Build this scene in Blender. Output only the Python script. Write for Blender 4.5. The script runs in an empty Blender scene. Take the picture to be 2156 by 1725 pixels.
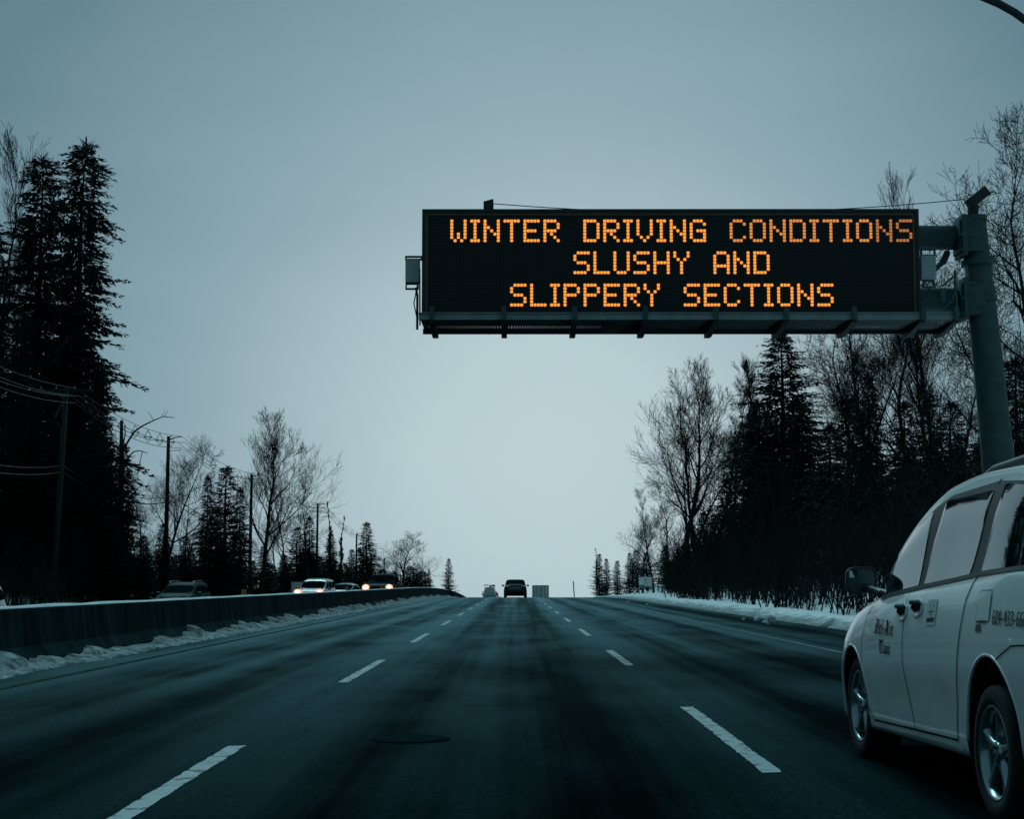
import bpy, math, random
from mathutils import Vector, Matrix
R = math.radians
scene = bpy.context.scene
col = scene.collection

# ------------------------------------------------------------------ camera
FPX, CX, CY, EYE = 3550.0, 1078.0, 862.5, 1.22      # focal length in 2156-px units
PITCH = math.atan((1204 - CY) / FPX)
YAW = math.atan(8 / FPX)
cd = bpy.data.cameras.new("camera"); cam = bpy.data.objects.new("camera", cd); col.objects.link(cam)
cd.sensor_width = 36; cd.lens = 36 * FPX / 2156; cd.clip_end = 6000; cd.clip_start = .1
cam.location = (0, 0, EYE); cam.rotation_euler = (R(90) + PITCH, 0, YAW)
scene.camera = cam

# ------------------------------------------------------------------ sky and light
def newmath(nt, op, a=None, b=None):
    n = nt.nodes.new("ShaderNodeMath"); n.operation = op
    for i, v in enumerate((a, b)):
        if v is None: continue
        if isinstance(v, (int, float)): n.inputs[i].default_value = v
        else: nt.links.new(v, n.inputs[i])
    return n.outputs[0]
world = bpy.data.worlds.new("World"); scene.world = world; world.use_nodes = True
nt = world.node_tree; nt.nodes.clear()
SUN_EL, SUN_AZ = R(44), R(-12)         # hidden sun ahead of the camera, slightly left of the road
tc = nt.nodes.new("ShaderNodeTexCoord")
sep = nt.nodes.new("ShaderNodeSeparateXYZ"); nt.links.new(tc.outputs["Generated"], sep.inputs[0])
zabs = newmath(nt, 'MAXIMUM', sep.outputs[2], .03)
cmb = nt.nodes.new("ShaderNodeCombineXYZ")
nt.links.new(sep.outputs[0], cmb.inputs[0]); nt.links.new(sep.outputs[1], cmb.inputs[1]); nt.links.new(zabs, cmb.inputs[2])
sky = nt.nodes.new("ShaderNodeTexSky"); sky.sky_type = 'NISHITA'; sky.sun_disc = False
sky.sun_elevation = SUN_EL; sky.sun_rotation = SUN_AZ; sky.dust_density = 4; sky.air_density = 1.2
nt.links.new(cmb.outputs[0], sky.inputs[0])
bg1 = nt.nodes.new("ShaderNodeBackground"); nt.links.new(sky.outputs[0], bg1.inputs[0]); bg1.inputs[1].default_value = .0004
# the overcast: thinner cloud where the sun stands behind it, thicker away from it
gd = Vector((math.sin(R(1.2)), math.cos(R(1.2)), math.tan(R(4.2)))).normalized()
dot = nt.nodes.new("ShaderNodeVectorMath"); dot.operation = 'DOT_PRODUCT'
nrm = nt.nodes.new("ShaderNodeVectorMath"); nrm.operation = 'NORMALIZE'; nt.links.new(tc.outputs["Generated"], nrm.inputs[0])
nt.links.new(nrm.outputs[0], dot.inputs[0]); dot.inputs[1].default_value = gd
ang = newmath(nt, 'ARCCOSINE', newmath(nt, 'MINIMUM', dot.outputs["Value"], .99999))
noi = nt.nodes.new("ShaderNodeTexNoise"); noi.inputs["Scale"].default_value = 2.2; noi.inputs["Detail"].default_value = 5
mp = nt.nodes.new("ShaderNodeMapping"); mp.inputs["Scale"].default_value = (1, 1, 3.2)
nt.links.new(nrm.outputs[0], mp.inputs[0]); nt.links.new(mp.outputs[0], noi.inputs["Vector"])
ang2 = newmath(nt, 'ADD', ang, newmath(nt, 'MULTIPLY', newmath(nt, 'SUBTRACT', noi.outputs["Fac"], .5), R(7)))
ramp = nt.nodes.new("ShaderNodeValToRGB"); nt.links.new(newmath(nt, 'DIVIDE', ang2, R(60)), ramp.inputs[0])
els = ramp.color_ramp.elements
SKYC = [(0, (.49, .63, .67)), (4, (.46, .60, .64)), (8, (.37, .50, .545)), (12, (.275, .40, .455)), (16, (.205, .33, .385)), (21, (.125, .23, .28)), (27, (.10, .195, .24)), (42, (.085, .18, .22)), (60, (.08, .17, .205))]
els[0].position = 0; els[0].color = (*SKYC[0][1], 1); els[1].position = 1; els[1].color = (*SKYC[-1][1], 1)
for a, c in SKYC[1:-1]:
    e = els.new(a / 60); e.color = (*c, 1)
bg2 = nt.nodes.new("ShaderNodeBackground"); nt.links.new(ramp.outputs[0], bg2.inputs[0]); bg2.inputs[1].default_value = 1.0
ad = nt.nodes.new("ShaderNodeAddShader"); nt.links.new(bg1.outputs[0], ad.inputs[0]); nt.links.new(bg2.outputs[0], ad.inputs[1])
wo = nt.nodes.new("ShaderNodeOutputWorld"); nt.links.new(ad.outputs[0], wo.inputs[0])
sl = bpy.data.lights.new("sun", 'SUN'); sl.energy = 1.5; sl.angle = R(32); sl.color = (.50, .90, 1.0)
sun = bpy.data.objects.new("sun", sl); col.objects.link(sun)
sdir = Vector((math.sin(SUN_AZ) * math.cos(SUN_EL), math.cos(SUN_AZ) * math.cos(SUN_EL), math.sin(SUN_EL)))
sun.rotation_euler = (-sdir).to_track_quat('-Z', 'Y').to_euler()
scene.view_settings.view_transform = 'Standard'; scene.view_settings.look = 'None'
scene.view_settings.exposure = 0; scene.view_settings.gamma = 1

# ------------------------------------------------------------------ helpers
def ray(x, y):
    u = (x - CX) / FPX; v = (CY - y) / FPX
    Y = math.cos(PITCH) - v * math.sin(PITCH); Z = math.sin(PITCH) + v * math.cos(PITCH)
    c, s = math.cos(YAW), math.sin(YAW)
    return Vector((u * c - Y * s, u * s + Y * c, Z))
def spot(x, y, Y):
    d = ray(x, y); t = Y / d.y
    return Vector((d.x * t, Y, EYE + d.z * t))
def slope(Y):
    if Y < 8: return 0
    if Y < 19: return -.0065 * (Y - 8) / 11
    if Y < 110: return -.0065
    if Y < 151: return -.0065 - 2.1e-4 * (Y - 110)
    return max(-.07, -.0151 - 2.3e-4 * (Y - 151))
_Z = [0.]
for _i in range(1, 3000): _Z.append(_Z[-1] + slope(_i - .5))
def zr(Y):
    Y = max(0, min(2998, Y)); i = int(Y); return _Z[i] + (_Z[i + 1] - _Z[i]) * (Y - i)
def hsh(i, j):
    n = math.sin(i * 127.1 + j * 311.7) * 43758.5453; return n - math.floor(n)
def vn(x, y):
    i, j = math.floor(x), math.floor(y); fx, fy = x - i, y - j
    fx = fx * fx * (3 - 2 * fx); fy = fy * fy * (3 - 2 * fy)
    a = hsh(i, j) * (1 - fx) + hsh(i + 1, j) * fx; b = hsh(i, j + 1) * (1 - fx) + hsh(i + 1, j + 1) * fx
    return a * (1 - fy) + b * fy - .5
def lerp(x, pts):
    if x <= pts[0][0]: return pts[0][1]
    for (a, va), (b, vb) in zip(pts, pts[1:]):
        if x <= b: return va + (vb - va) * (x - a) / (b - a)
    return pts[-1][1]
LAT = [(-400, 6), (-60, 2.2), (-27, .45), (-22, -.1), (-19.2, -.12), (-18.6, -.40), (-17.6, -.44), (-7.3, -.44), (-6.9, -.44), (-6.75, -.03), (7.7, -.03),
       (8.1, .06), (8.7, .13), (9.4, .19), (10.2, .14), (13, .75), (16, 1.5), (20, 2.2), (60, 5), (400, 14)]
def gz(X, Y):
    z = zr(Y) + lerp(X, LAT)
    if X > 7.75:
        w = min(1, (X - 7.75) / .8)
        z += w * (.12 * vn(X * 1.7, Y * 1.1) + .09 * vn(X * 4, Y * 3.1) + .08 * vn(X * .5, Y * .35))
    if X < -18.7:
        z += min(1, (-18.7 - X) / 1.) * (.25 * vn(X * .9, Y * .6) + .1 * vn(X * 3, Y * 3))
    return z

def principled(name, color, rough=.6, metal=0., spec=.5, var=.0, vscale=8., bump=0., bscale=30., emit=None, estr=0., coat=0.):
    m = bpy.data.materials.new(name); m.use_nodes = True; t = m.node_tree; b = t.nodes["Principled BSDF"]
    b.inputs["Base Color"].default_value = (*color, 1); b.inputs["Roughness"].default_value = rough
    b.inputs["Metallic"].default_value = metal; b.inputs["Specular IOR Level"].default_value = spec
    if coat: b.inputs["Coat Weight"].default_value = coat; b.inputs["Coat Roughness"].default_value = .03
    if emit: b.inputs["Emission Color"].default_value = (*emit, 1); b.inputs["Emission Strength"].default_value = estr
    tc = t.nodes.new("ShaderNodeTexCoord")
    n = t.nodes.new("ShaderNodeTexNoise"); n.inputs["Scale"].default_value = vscale; n.inputs["Detail"].default_value = 6
    t.links.new(tc.outputs["Object"], n.inputs["Vector"])
    r = t.nodes.new("ShaderNodeValToRGB"); r.color_ramp.elements[0].position = .3; r.color_ramp.elements[1].position = .7
    r.color_ramp.elements[0].color = (*[c * (1 - var) for c in color], 1); r.color_ramp.elements[1].color = (*[min(1, c * (1 + var)) for c in color], 1)
    t.links.new(n.outputs["Fac"], r.inputs[0]); t.links.new(r.outputs[0], b.inputs["Base Color"])
    if bump:
        n2 = t.nodes.new("ShaderNodeTexNoise"); n2.inputs["Scale"].default_value = bscale; n2.inputs["Detail"].default_value = 8
        t.links.new(tc.outputs["Object"], n2.inputs["Vector"])
        bp = t.nodes.new("ShaderNodeBump"); bp.inputs["Strength"].default_value = bump; bp.inputs["Distance"].default_value = .02
        t.links.new(n2.outputs["Fac"], bp.inputs["Height"]); t.links.new(bp.outputs[0], b.inputs["Normal"])
    return m
M = {}
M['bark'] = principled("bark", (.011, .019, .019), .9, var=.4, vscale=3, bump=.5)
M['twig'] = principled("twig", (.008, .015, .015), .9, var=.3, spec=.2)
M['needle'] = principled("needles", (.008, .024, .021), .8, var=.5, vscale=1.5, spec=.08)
M['white'] = principled("white_paint", (.70, .76, .76), .28, var=.03, vscale=1.2, coat=.7)
M['white2'] = principled("snowy_white_paint", (.60, .68, .68), .35, var=.05, vscale=2, coat=.4)
M['dark'] = principled("dark_paint", (.014, .027, .030), .6, var=.1, vscale=3, spec=.03)
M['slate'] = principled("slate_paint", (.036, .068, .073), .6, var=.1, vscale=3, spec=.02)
M['silver'] = principled("silver_paint", (.22, .29, .31), .35, metal=.3, var=.05, coat=.5)
M['glass'] = principled("tinted_glass", (.006, .016, .018), .03, spec=1., var=.1, coat=1.)
M['dimglass'] = principled("dimmed_glass", (.004, .010, .012), .03, spec=.8, var=.1, coat=1.)  # rear side glass dimmed by base and coat, in place of tree reflections
M['dimglass'].node_tree.nodes['Principled BSDF'].inputs['Coat IOR'].default_value = 1.5
M['glass'].node_tree.nodes['Principled BSDF'].inputs['Coat IOR'].default_value = 1.9
M['rubber'] = principled("rubber", (.010, .014, .015), .85, var=.3, vscale=30, spec=.2)
M['trim'] = principled("black_trim", (.012, .018, .019), .5, var=.2, vscale=12)
M['liner'] = principled("wheel_well_liner", (.006, .009, .009), .95, var=.3, spec=.05)
M['alloy'] = principled("alloy", (.26, .34, .36), .25, metal=.85, var=.05)
M['mirrorface'] = principled("dim_mirror_glass", (.022, .052, .056), .35, var=.05)  # even dark tone stands in for the dark view the mirror reflects
M['mirror'] = principled("mirror_glass", (.35, .45, .48), .04, metal=1, var=.02)
M['steel'] = principled("galvanised_steel", (.040, .078, .082), .6, metal=.15, var=.25, vscale=5, bump=.1)
M['steel_light'] = principled("aluminium", (.21, .28, .29), .5, metal=.3, var=.2, vscale=4)
M['steel_dark'] = principled("dark_steel", (.016, .028, .030), .6, metal=.2, var=.3, vscale=6)
M['box'] = principled("enclosure_paint", (.36, .44, .45), .5, var=.12, vscale=6)
M['concrete'] = principled("concrete", (.012, .040, .044), .95, spec=.02, var=.35, vscale=1.3, bump=.4, bscale=18)
M['snow'] = principled("snow", (.60, .68, .70), .8, var=.12, vscale=3, bump=.6, bscale=12, spec=.2)
M['dirty_snow'] = principled("dirty_snow", (.13, .17, .18), .9, var=.9, vscale=5, bump=1., bscale=14, spec=.2)
M['wood'] = principled("pole_wood", (.018, .032, .033), .85, var=.35, vscale=4, bump=.3)
M['wire'] = principled("wire", (.008, .014, .014), .6, var=.1)
M['paint'] = principled("road_paint", (.42, .50, .50), .7, var=.2, vscale=3)
M['edgepaint'] = principled("worn_edge_paint", (.15, .19, .185), .9, spec=.05, var=.4, vscale=3)
M['glassfar'] = principled("dull_glass", (.006, .016, .019), .5, spec=.0, var=.2)
M['cargo'] = principled("cargo_box_paint", (.62, .72, .72), .6, var=.2, vscale=3)
M['yellow'] = principled("worn_yellow_paint", (.036, .050, .032), .9, spec=.0, var=.5, vscale=2)
M['ink'] = principled("decal_ink", (.002, .004, .005), .7, spec=.1, var=.1)
M['sticker'] = principled("clear_sticker", (.42, .50, .50), .4, var=.1, vscale=20)
M['tag'] = principled("amber_sticker", (.06, .05, .02), .5, var=.1)
M['lamp_on'] = principled("headlight_on", (.9, .6, .5), .3, emit=(1., .36, .22), estr=1.9)
M['lamp_hot'] = principled("headlight_core", (1, .9, .8), .3, emit=(1., .80, .62), estr=4.)
M['tail_red'] = principled("tail_lamp_red", (.25, .02, .03), .3, emit=(1., .10, .16), estr=.35)
M['tail_off'] = principled("tail_lamp_unlit", (.03, .02, .025), .25)
M['lens'] = principled("lamp_lens", (.18, .23, .24), .2, var=.1)
M['green'] = principled("green_sign_back", (.012, .055, .050), .5, var=.1)
M['board'] = principled("white_board", (.78, .82, .82), .6, var=.08)
M['boardgreen'] = principled("board_green_band", (.05, .20, .12), .6, var=.1)
M['boardblue'] = principled("board_blue_band", (.20, .33, .38), .6, var=.1)
M['orange'] = principled("orange_reflector", (.35, .16, .05), .5, var=.1)

class MB:
    def __init__(s): s.v = []; s.f = []; s.mi = []
    def add(s, vs, fs, m=0):
        o = len(s.v); s.v.extend([tuple(v) for v in vs]); s.f.extend([tuple(i + o for i in f) for f in fs]); s.mi.extend([m] * len(fs)); return s
    def box(s, c, d, rot=None, m=0, taper=1.):
        x, y, z = d[0] / 2, d[1] / 2, d[2] / 2
        vs = [Vector((sx * x * (taper if sz > 0 else 1), sy * y * (taper if sz > 0 else 1), sz * z)) for sx in (-1, 1) for sy in (-1, 1) for sz in (-1, 1)]
        if rot is not None: vs = [rot @ v for v in vs]
        c = Vector(c)
        return s.add([v + c for v in vs], [(0, 1, 3, 2), (4, 6, 7, 5), (0, 4, 5, 1), (2, 3, 7, 6), (0, 2, 6, 4), (1, 5, 7, 3)], m)
    def bar(s, a, b, w, d=None, m=0):
        a, b = Vector(a), Vector(b); q = (b - a).to_track_quat('Z', 'Y').to_matrix()
        return s.box((a + b) / 2, (w, d or w, (b - a).length), q, m)
    def tube(s, pts, rad, n=8, m=0, cap=True):
        k = len(pts); pts = [Vector(p) for p in pts]
        if isinstance(rad, (int, float)): rad = [rad] * k
        t0 = (pts[1] - pts[0]).normalized()
        up = Vector((0, 0, 1)) if abs(t0.z) < .9 else Vector((1, 0, 0))
        a = t0.cross(up).normalized(); vs = []
        for i in range(k):
            t = (pts[min(i + 1, k - 1)] - pts[max(i - 1, 0)])
            t = t.normalized() if t.length > 1e-9 else t0
            a = (a - t * a.dot(t)); a = a.normalized() if a.length > 1e-6 else t.orthogonal().normalized()
            b = t.cross(a)
            for j in range(n):
                th = 2 * math.pi * j / n; vs.append(pts[i] + (a * math.cos(th) + b * math.sin(th)) * rad[i])
        fs = [(i * n + j, i * n + (j + 1) % n, (i + 1) * n + (j + 1) % n, (i + 1) * n + j) for i in range(k - 1) for j in range(n)]
        if cap: fs += [tuple(range(n))[::-1], tuple((k - 1) * n + j for j in range(n))]
        return s.add(vs, fs, m)
    def lathe(s, prof, n=32, mat=None, m=0):      # prof (axial, radius) about local X axis
        mat = mat or Matrix.Identity(4); vs = []
        for (a, r) in prof:
            for j in range(n):
                th = 2 * math.pi * j / n; vs.append(mat @ Vector((a, r * math.cos(th), r * math.sin(th))))
        fs = [(i * n + j, i * n + (j + 1) % n, (i + 1) * n + (j + 1) % n, (i + 1) * n + j) for i in range(len(prof) - 1) for j in range(n)]
        return s.add(vs, fs, m)
    def grid(s, P, m=0, flip=False):
        a, b = len(P), len(P[0]); vs = [p for r in P for p in r]
        fs = [((i * b + j), (i + 1) * b + j, (i + 1) * b + j + 1, i * b + j + 1) for i in range(a - 1) for j in range(b - 1)]
        if flip: fs = [f[::-1] for f in fs]
        return s.add(vs, fs, m)
    def mesh(s, name, mats, smooth=False):
        me = bpy.data.meshes.new(name); me.from_pydata(s.v, [], s.f)
        for k in (mats if isinstance(mats, (list, tuple)) else [mats]): me.materials.append(M[k] if isinstance(k, str) else k)
        me.polygons.foreach_set("material_index", s.mi)
        if smooth: me.polygons.foreach_set("use_smooth", [True] * len(s.f))
        me.update(); return me
    def build(s, name, mats, parent=None, smooth=False, bevel=0.):
        o = bpy.data.objects.new(name, s.mesh(name, mats, smooth)); col.objects.link(o)
        if parent: o.parent = parent
        if bevel:
            bv = o.modifiers.new("bevel", 'BEVEL'); bv.width = bevel; bv.segments = 2; bv.limit_method = 'ANGLE'
        return o
def tag(o, label=None, cat=None, group=None, kind=None):
    if label: o['label'] = label
    if cat: o['category'] = cat
    if group: o['group'] = group
    if kind: o['kind'] = kind
    return o
def empty(name, loc=(0, 0, 0), rz=0., label=None, cat=None, group=None):
    o = bpy.data.objects.new(name, None); col.objects.link(o); o.empty_display_size = .3
    o.location = loc; o.rotation_euler = (0, 0, rz); tag(o, label, cat, group); return o
def copy_tree(o, parent=None):
    c = o.copy(); col.objects.link(c); c.parent = parent
    for ch in list(o.children): copy_tree(ch, c)
    return c

# ------------------------------------------------------------------ ground, road, markings
def steps(pts):
    out = []
    for a, b, n in pts: out += [a + (b - a) * i / n for i in range(n)]
    return out + [pts[-1][1]]
YS = steps([(-60, 0, 6), (0, 30, 30), (30, 72, 168), (72, 100, 50), (100, 260, 120), (260, 500, 40), (500, 2600, 12)])
XSg = [-1500, -700, -400, -200, -100, -60, -45, -35, -30] + steps([(-27, -18.6, 20), (-18.6, -7.3, 4)]) + [-6.9, -6.75] + steps([(-6.7, 7.7, 4), (7.75, 13, 26), (13, 22, 12)]) + [26, 32, 40, 60, 100, 200, 400, 700, 1500]
g = MB(); g.grid([[(x, y, gz(x, y)) for x in XSg] for y in YS], flip=True)
gm = bpy.data.materials.new("snowy_ground"); gm.use_nodes = True; t = gm.node_tree; b = t.nodes["Principled BSDF"]
b.inputs["Roughness"].default_value = .9; b.inputs["Specular IOR Level"].default_value = .2
tcn = t.nodes.new("ShaderNodeTexCoord")
n1 = t.nodes.new("ShaderNodeTexNoise"); n1.inputs["Scale"].default_value = .8; n1.inputs["Detail"].default_value = 8; n1.inputs["Roughness"].default_value = .65
t.links.new(tcn.outputs["Object"], n1.inputs["Vector"])
sx = t.nodes.new("ShaderNodeSeparateXYZ"); t.links.new(tcn.outputs["Object"], sx.inputs[0])
# bare litter shows more under the trees (far from the road on both sides)
mr = t.nodes.new("ShaderNodeMapRange"); mr.inputs["From Min"].default_value = 10.5; mr.inputs["From Max"].default_value = 17; mr.inputs["To Min"].default_value = -.2; mr.inputs["To Max"].default_value = .18
t.links.new(newmath(t, 'ABSOLUTE', newmath(t, 'ADD', sx.outputs[0], 6.0)), mr.inputs["Value"])
mr.inputs["From Min"].default_value = 20.5; mr.inputs["From Max"].default_value = 29
rr = t.nodes.new("ShaderNodeValToRGB"); rr.color_ramp.elements[0].position = .47; rr.color_ramp.elements[1].position = .56
rr.color_ramp.elements[0].color = (.80, .84, .85, 1); rr.color_ramp.elements[1].color = (.03, .04, .038, 1)
t.links.new(newmath(t, 'ADD', n1.outputs["Fac"], mr.outputs[0]), rr.inputs[0]); # grit ploughed into the snow next to the shoulder
gn = t.nodes.new("ShaderNodeTexNoise"); gn.inputs["Scale"].default_value = 3.2; gn.inputs["Detail"].default_value = 9; gn.inputs["Roughness"].default_value = .7; t.links.new(tcn.outputs["Object"], gn.inputs["Vector"])
gx = t.nodes.new("ShaderNodeMapRange"); gx.inputs["From Min"].default_value = 9.3; gx.inputs["From Max"].default_value = 7.8; gx.inputs["To Min"].default_value = -.10; gx.inputs["To Max"].default_value = .27; t.links.new(sx.outputs[0], gx.inputs["Value"])
gr_ = t.nodes.new("ShaderNodeValToRGB"); gr_.color_ramp.elements[0].position = .46; gr_.color_ramp.elements[1].position = .70; t.links.new(newmath(t, 'ADD', gn.outputs["Fac"], gx.outputs[0]), gr_.inputs[0])
gmx = t.nodes.new("ShaderNodeMixRGB"); t.links.new(gr_.outputs[0], gmx.inputs[0]); t.links.new(rr.outputs[0], gmx.inputs[1]); gmx.inputs[2].default_value = (.16, .20, .20, 1)
t.links.new(gmx.outputs[0], b.inputs["Base Color"])
n2 = t.nodes.new("ShaderNodeTexNoise"); n2.inputs["Scale"].default_value = 9; n2.inputs["Detail"].default_value = 8
t.links.new(tcn.outputs["Object"], n2.inputs["Vector"])
bp = t.nodes.new("ShaderNodeBump"); bp.inputs["Strength"].default_value = .8; bp.inputs["Distance"].default_value = .06
t.links.new(n2.outputs["Fac"], bp.inputs["Height"]); t.links.new(bp.outputs[0], b.inputs["Normal"])
tag(g.build("ground", gm, smooth=True), kind="structure")

def asphalt(name, base, spec, bands):
    m = bpy.data.materials.new(name); m.use_nodes = True; t = m.node_tree; b = t.nodes["Principled BSDF"]
    tc = t.nodes.new("ShaderNodeTexCoord"); s = t.nodes.new("ShaderNodeSeparateXYZ"); t.links.new(tc.outputs["Object"], s.inputs[0])
    # slow sideways wander of the streaks
    mpw = t.nodes.new("ShaderNodeMapping"); mpw.inputs["Scale"].default_value = (.3, .02, 1)
    t.links.new(tc.outputs["Object"], mpw.inputs[0])
    nw = t.nodes.new("ShaderNodeTexNoise"); nw.inputs["Scale"].default_value = 1.; nw.inputs["Detail"].default_value = 3; t.links.new(mpw.outputs[0], nw.inputs["Vector"])
    xw = newmath(t, 'ADD', s.outputs[0], newmath(t, 'MULTIPLY', newmath(t, 'SUBTRACT', nw.outputs["Fac"], .5), .9))
    band = newmath(t, 'MULTIPLY', newmath(t, 'COSINE', newmath(t, 'MULTIPLY', newmath(t, 'ADD', xw, bands), 2 * math.pi / 1.76)), .5)   # two wheel paths per lane
    lane = newmath(t, 'COSINE', newmath(t, 'MULTIPLY', newmath(t, 'ADD', xw, .1), 2 * math.pi / 3.52))
    mps = t.nodes.new("ShaderNodeMapping"); mps.inputs["Scale"].default_value = (1.7, .016, 1); t.links.new(tc.outputs["Object"], mps.inputs[0])
    ns = t.nodes.new("ShaderNodeTexNoise"); ns.inputs["Scale"].default_value = 1.; ns.inputs["Detail"].default_value = 7; ns.inputs["Roughness"].default_value = .6
    t.links.new(mps.outputs[0], ns.inputs["Vector"])
    nb = t.nodes.new("ShaderNodeTexNoise"); nb.inputs["Scale"].default_value = 1.; nb.inputs["Detail"].default_value = 7; mpb = t.nodes.new("ShaderNodeMapping"); mpb.inputs["Scale"].default_value = (.9, .26, 1); t.links.new(tc.outputs["Object"], mpb.inputs[0]); t.links.new(mpb.outputs[0], nb.inputs["Vector"])
    wet = newmath(t, 'ADD', newmath(t, 'ADD', newmath(t, 'MULTIPLY', band, -.50), newmath(t, 'MULTIPLY', lane, -.16)),
                  newmath(t, 'ADD', newmath(t, 'MULTIPLY', newmath(t, 'SUBTRACT', ns.outputs["Fac"], .5), 1.8), newmath(t, 'MULTIPLY', newmath(t, 'SUBTRACT', nb.outputs["Fac"], .5), 1.15)))
    wet = newmath(t, 'ADD', wet, .5)
    r = t.nodes.new("ShaderNodeValToRGB"); t.links.new(wet, r.inputs[0])
    r.color_ramp.elements[0].position = .12; r.color_ramp.elements[0].color = (*[c * .2 for c in base], 1)
    r.color_ramp.elements[1].position = .92; r.color_ramp.elements[1].color = (*[c * 2.6 for c in base], 1)
    rg = t.nodes.new("ShaderNodeMapRange"); rg.inputs["From Min"].default_value = .1; rg.inputs["From Max"].default_value = .9; rg.inputs["To Min"].default_value = .42; rg.inputs["To Max"].default_value = .55
    t.links.new(wet, rg.inputs["Value"])
    nf = t.nodes.new("ShaderNodeTexNoise"); nf.inputs["Scale"].default_value = 55; nf.inputs["Detail"].default_value = 6; t.links.new(tc.outputs["Object"], nf.inputs["Vector"])
    bp = t.nodes.new("ShaderNodeBump"); bp.inputs["Strength"].default_value = .55; bp.inputs["Distance"].default_value = .012
    t.links.new(nf.outputs["Fac"], bp.inputs["Height"])
    # dull damp film: matte stone with a weak sheen that only shows at a very low angle
    sp_ = t.nodes.new("ShaderNodeTexNoise"); sp_.inputs["Scale"].default_value = 22; sp_.inputs["Detail"].default_value = 9; sp_.inputs["Roughness"].default_value = .8; t.links.new(tc.outputs["Object"], sp_.inputs["Vector"])
    sr = t.nodes.new("ShaderNodeValToRGB"); sr.color_ramp.elements[0].position = .38; sr.color_ramp.elements[1].position = .64; sr.color_ramp.elements[0].color = (.15, .15, .15, 1); sr.color_ramp.elements[1].color = (2.6, 2.6, 2.6, 1); t.links.new(sp_.outputs["Fac"], sr.inputs[0])
    sm = t.nodes.new("ShaderNodeMixRGB"); sm.blend_type = 'MULTIPLY'; sm.inputs[0].default_value = 1; t.links.new(r.outputs[0], sm.inputs[1]); t.links.new(sr.outputs[0], sm.inputs[2])
    df = t.nodes.new("ShaderNodeBsdfDiffuse"); t.links.new(sm.outputs[0], df.inputs[0]); t.links.new(bp.outputs[0], df.inputs["Normal"])
    gl = t.nodes.new("ShaderNodeBsdfGlossy"); gl.inputs[0].default_value = (.55, .90, .98, 1); t.links.new(rg.outputs[0], gl.inputs["Roughness"])
    fr = t.nodes.new("ShaderNodeFresnel"); fr.inputs["IOR"].default_value = 1.012
    wf = t.nodes.new("ShaderNodeMapRange"); wf.inputs["From Min"].default_value = .1; wf.inputs["From Max"].default_value = .9; wf.inputs["To Min"].default_value = spec * .45; wf.inputs["To Max"].default_value = spec * 1.5
    t.links.new(wet, wf.inputs["Value"])
    mxs = t.nodes.new("ShaderNodeMixShader"); t.links.new(newmath(t, 'MULTIPLY', fr.outputs[0], wf.outputs[0]), mxs.inputs[0]); t.links.new(df.outputs[0], mxs.inputs[1]); t.links.new(gl.outputs[0], mxs.inputs[2])
    t.links.new(mxs.outputs[0], t.nodes["Material Output"].inputs[0]); t.nodes.remove(b)
    return m
M['asphalt'] = asphalt("asphalt", (.0013, .0054, .0060), .090, -.68)
M['shoulder'] = asphalt("shoulder_asphalt", (.0018, .0075, .0082), .06, 0)
def strip(name, xs, dz, mat, ys=None):
    s = MB(); s.grid([[(x, y, zr(y) + dz) for x in xs] for y in (ys or YS)], flip=True); o = s.build(name, mat, smooth=True); return tag(o, kind="structure")
strip("road", (-6.6, -3, 0, 3, 5.62), .0, 'asphalt')
strip("road_shoulder", (5.62, 6.6, 8.25), .001, 'shoulder')
strip("oncoming_road", (-18.9, -15, -11, -7.35), -.40, 'asphalt')
rnd = random.Random(4)
def dash(name, x0, w, y0, y1, dz=.005, mat='paint', holes=None):
    n = max(4, int((y1 - y0) / .12)) if y0 < 25 else max(3, int((y1 - y0) / 1.))
    s = MB(); P = []
    for i in range(n + 1):
        y = y0 + (y1 - y0) * i / n; e = (.007 if y0 < 40 else .0)
        P.append([(x0 - w / 2 + rnd.uniform(-e, e), y, zr(y) + dz), (x0 + w / 2 + rnd.uniform(-e, e), y + .03, zr(y) + dz)])
    s.grid(P, flip=True); tag(s.build(name, mat), kind="structure")
M['dashpaint'] = principled("chipped_road_paint", (.25, .32, .32), .75, var=.15, vscale=4)
_t = M['dashpaint'].node_tree; _b = _t.nodes["Principled BSDF"]
_tc = _t.nodes.new("ShaderNodeTexCoord"); _n = _t.nodes.new("ShaderNodeTexNoise"); _n.inputs["Scale"].default_value = 6.5; _n.inputs["Detail"].default_value = 8; _n.inputs["Roughness"].default_value = .65; _t.links.new(_tc.outputs["Object"], _n.inputs["Vector"])
_r = _t.nodes.new("ShaderNodeValToRGB"); _r.color_ramp.elements[0].position = .53; _r.color_ramp.elements[1].position = .60
_r.color_ramp.elements[0].color = (1, 1, 1, 1); _r.color_ramp.elements[1].color = (.06, .08, .08, 1); _t.links.new(_n.outputs["Fac"], _r.inputs[0])
_m = _t.nodes.new("ShaderNodeMixRGB"); _m.blend_type = 'MULTIPLY'; _m.inputs[0].default_value = 1
_src = _b.inputs["Base Color"].links[0].from_socket; _t.links.new(_src, _m.inputs[1]); _t.links.new(_r.outputs[0], _m.inputs[2]); _t.links.new(_m.outputs[0], _b.inputs["Base Color"])
for k in range(0, 16): 
    c = 9.2 + 12.9 * k; dash("lane_marking", -1.96, .12, c - 2.8, c + 2.8, mat='dashpaint')
for k in range(0, 16):
    c = 13.0 + 12.9 * k; dash("lane_marking", 1.56, .12, c - 2.6, c + 2.6, mat='dashpaint')
def longline(name, x0, w, mat, dz=.005, y0=3, y1=330):
    ys = [y for y in YS if y0 <= y <= y1]; strip(name, (x0 - w / 2, x0 + w / 2), dz, mat, ys)
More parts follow.
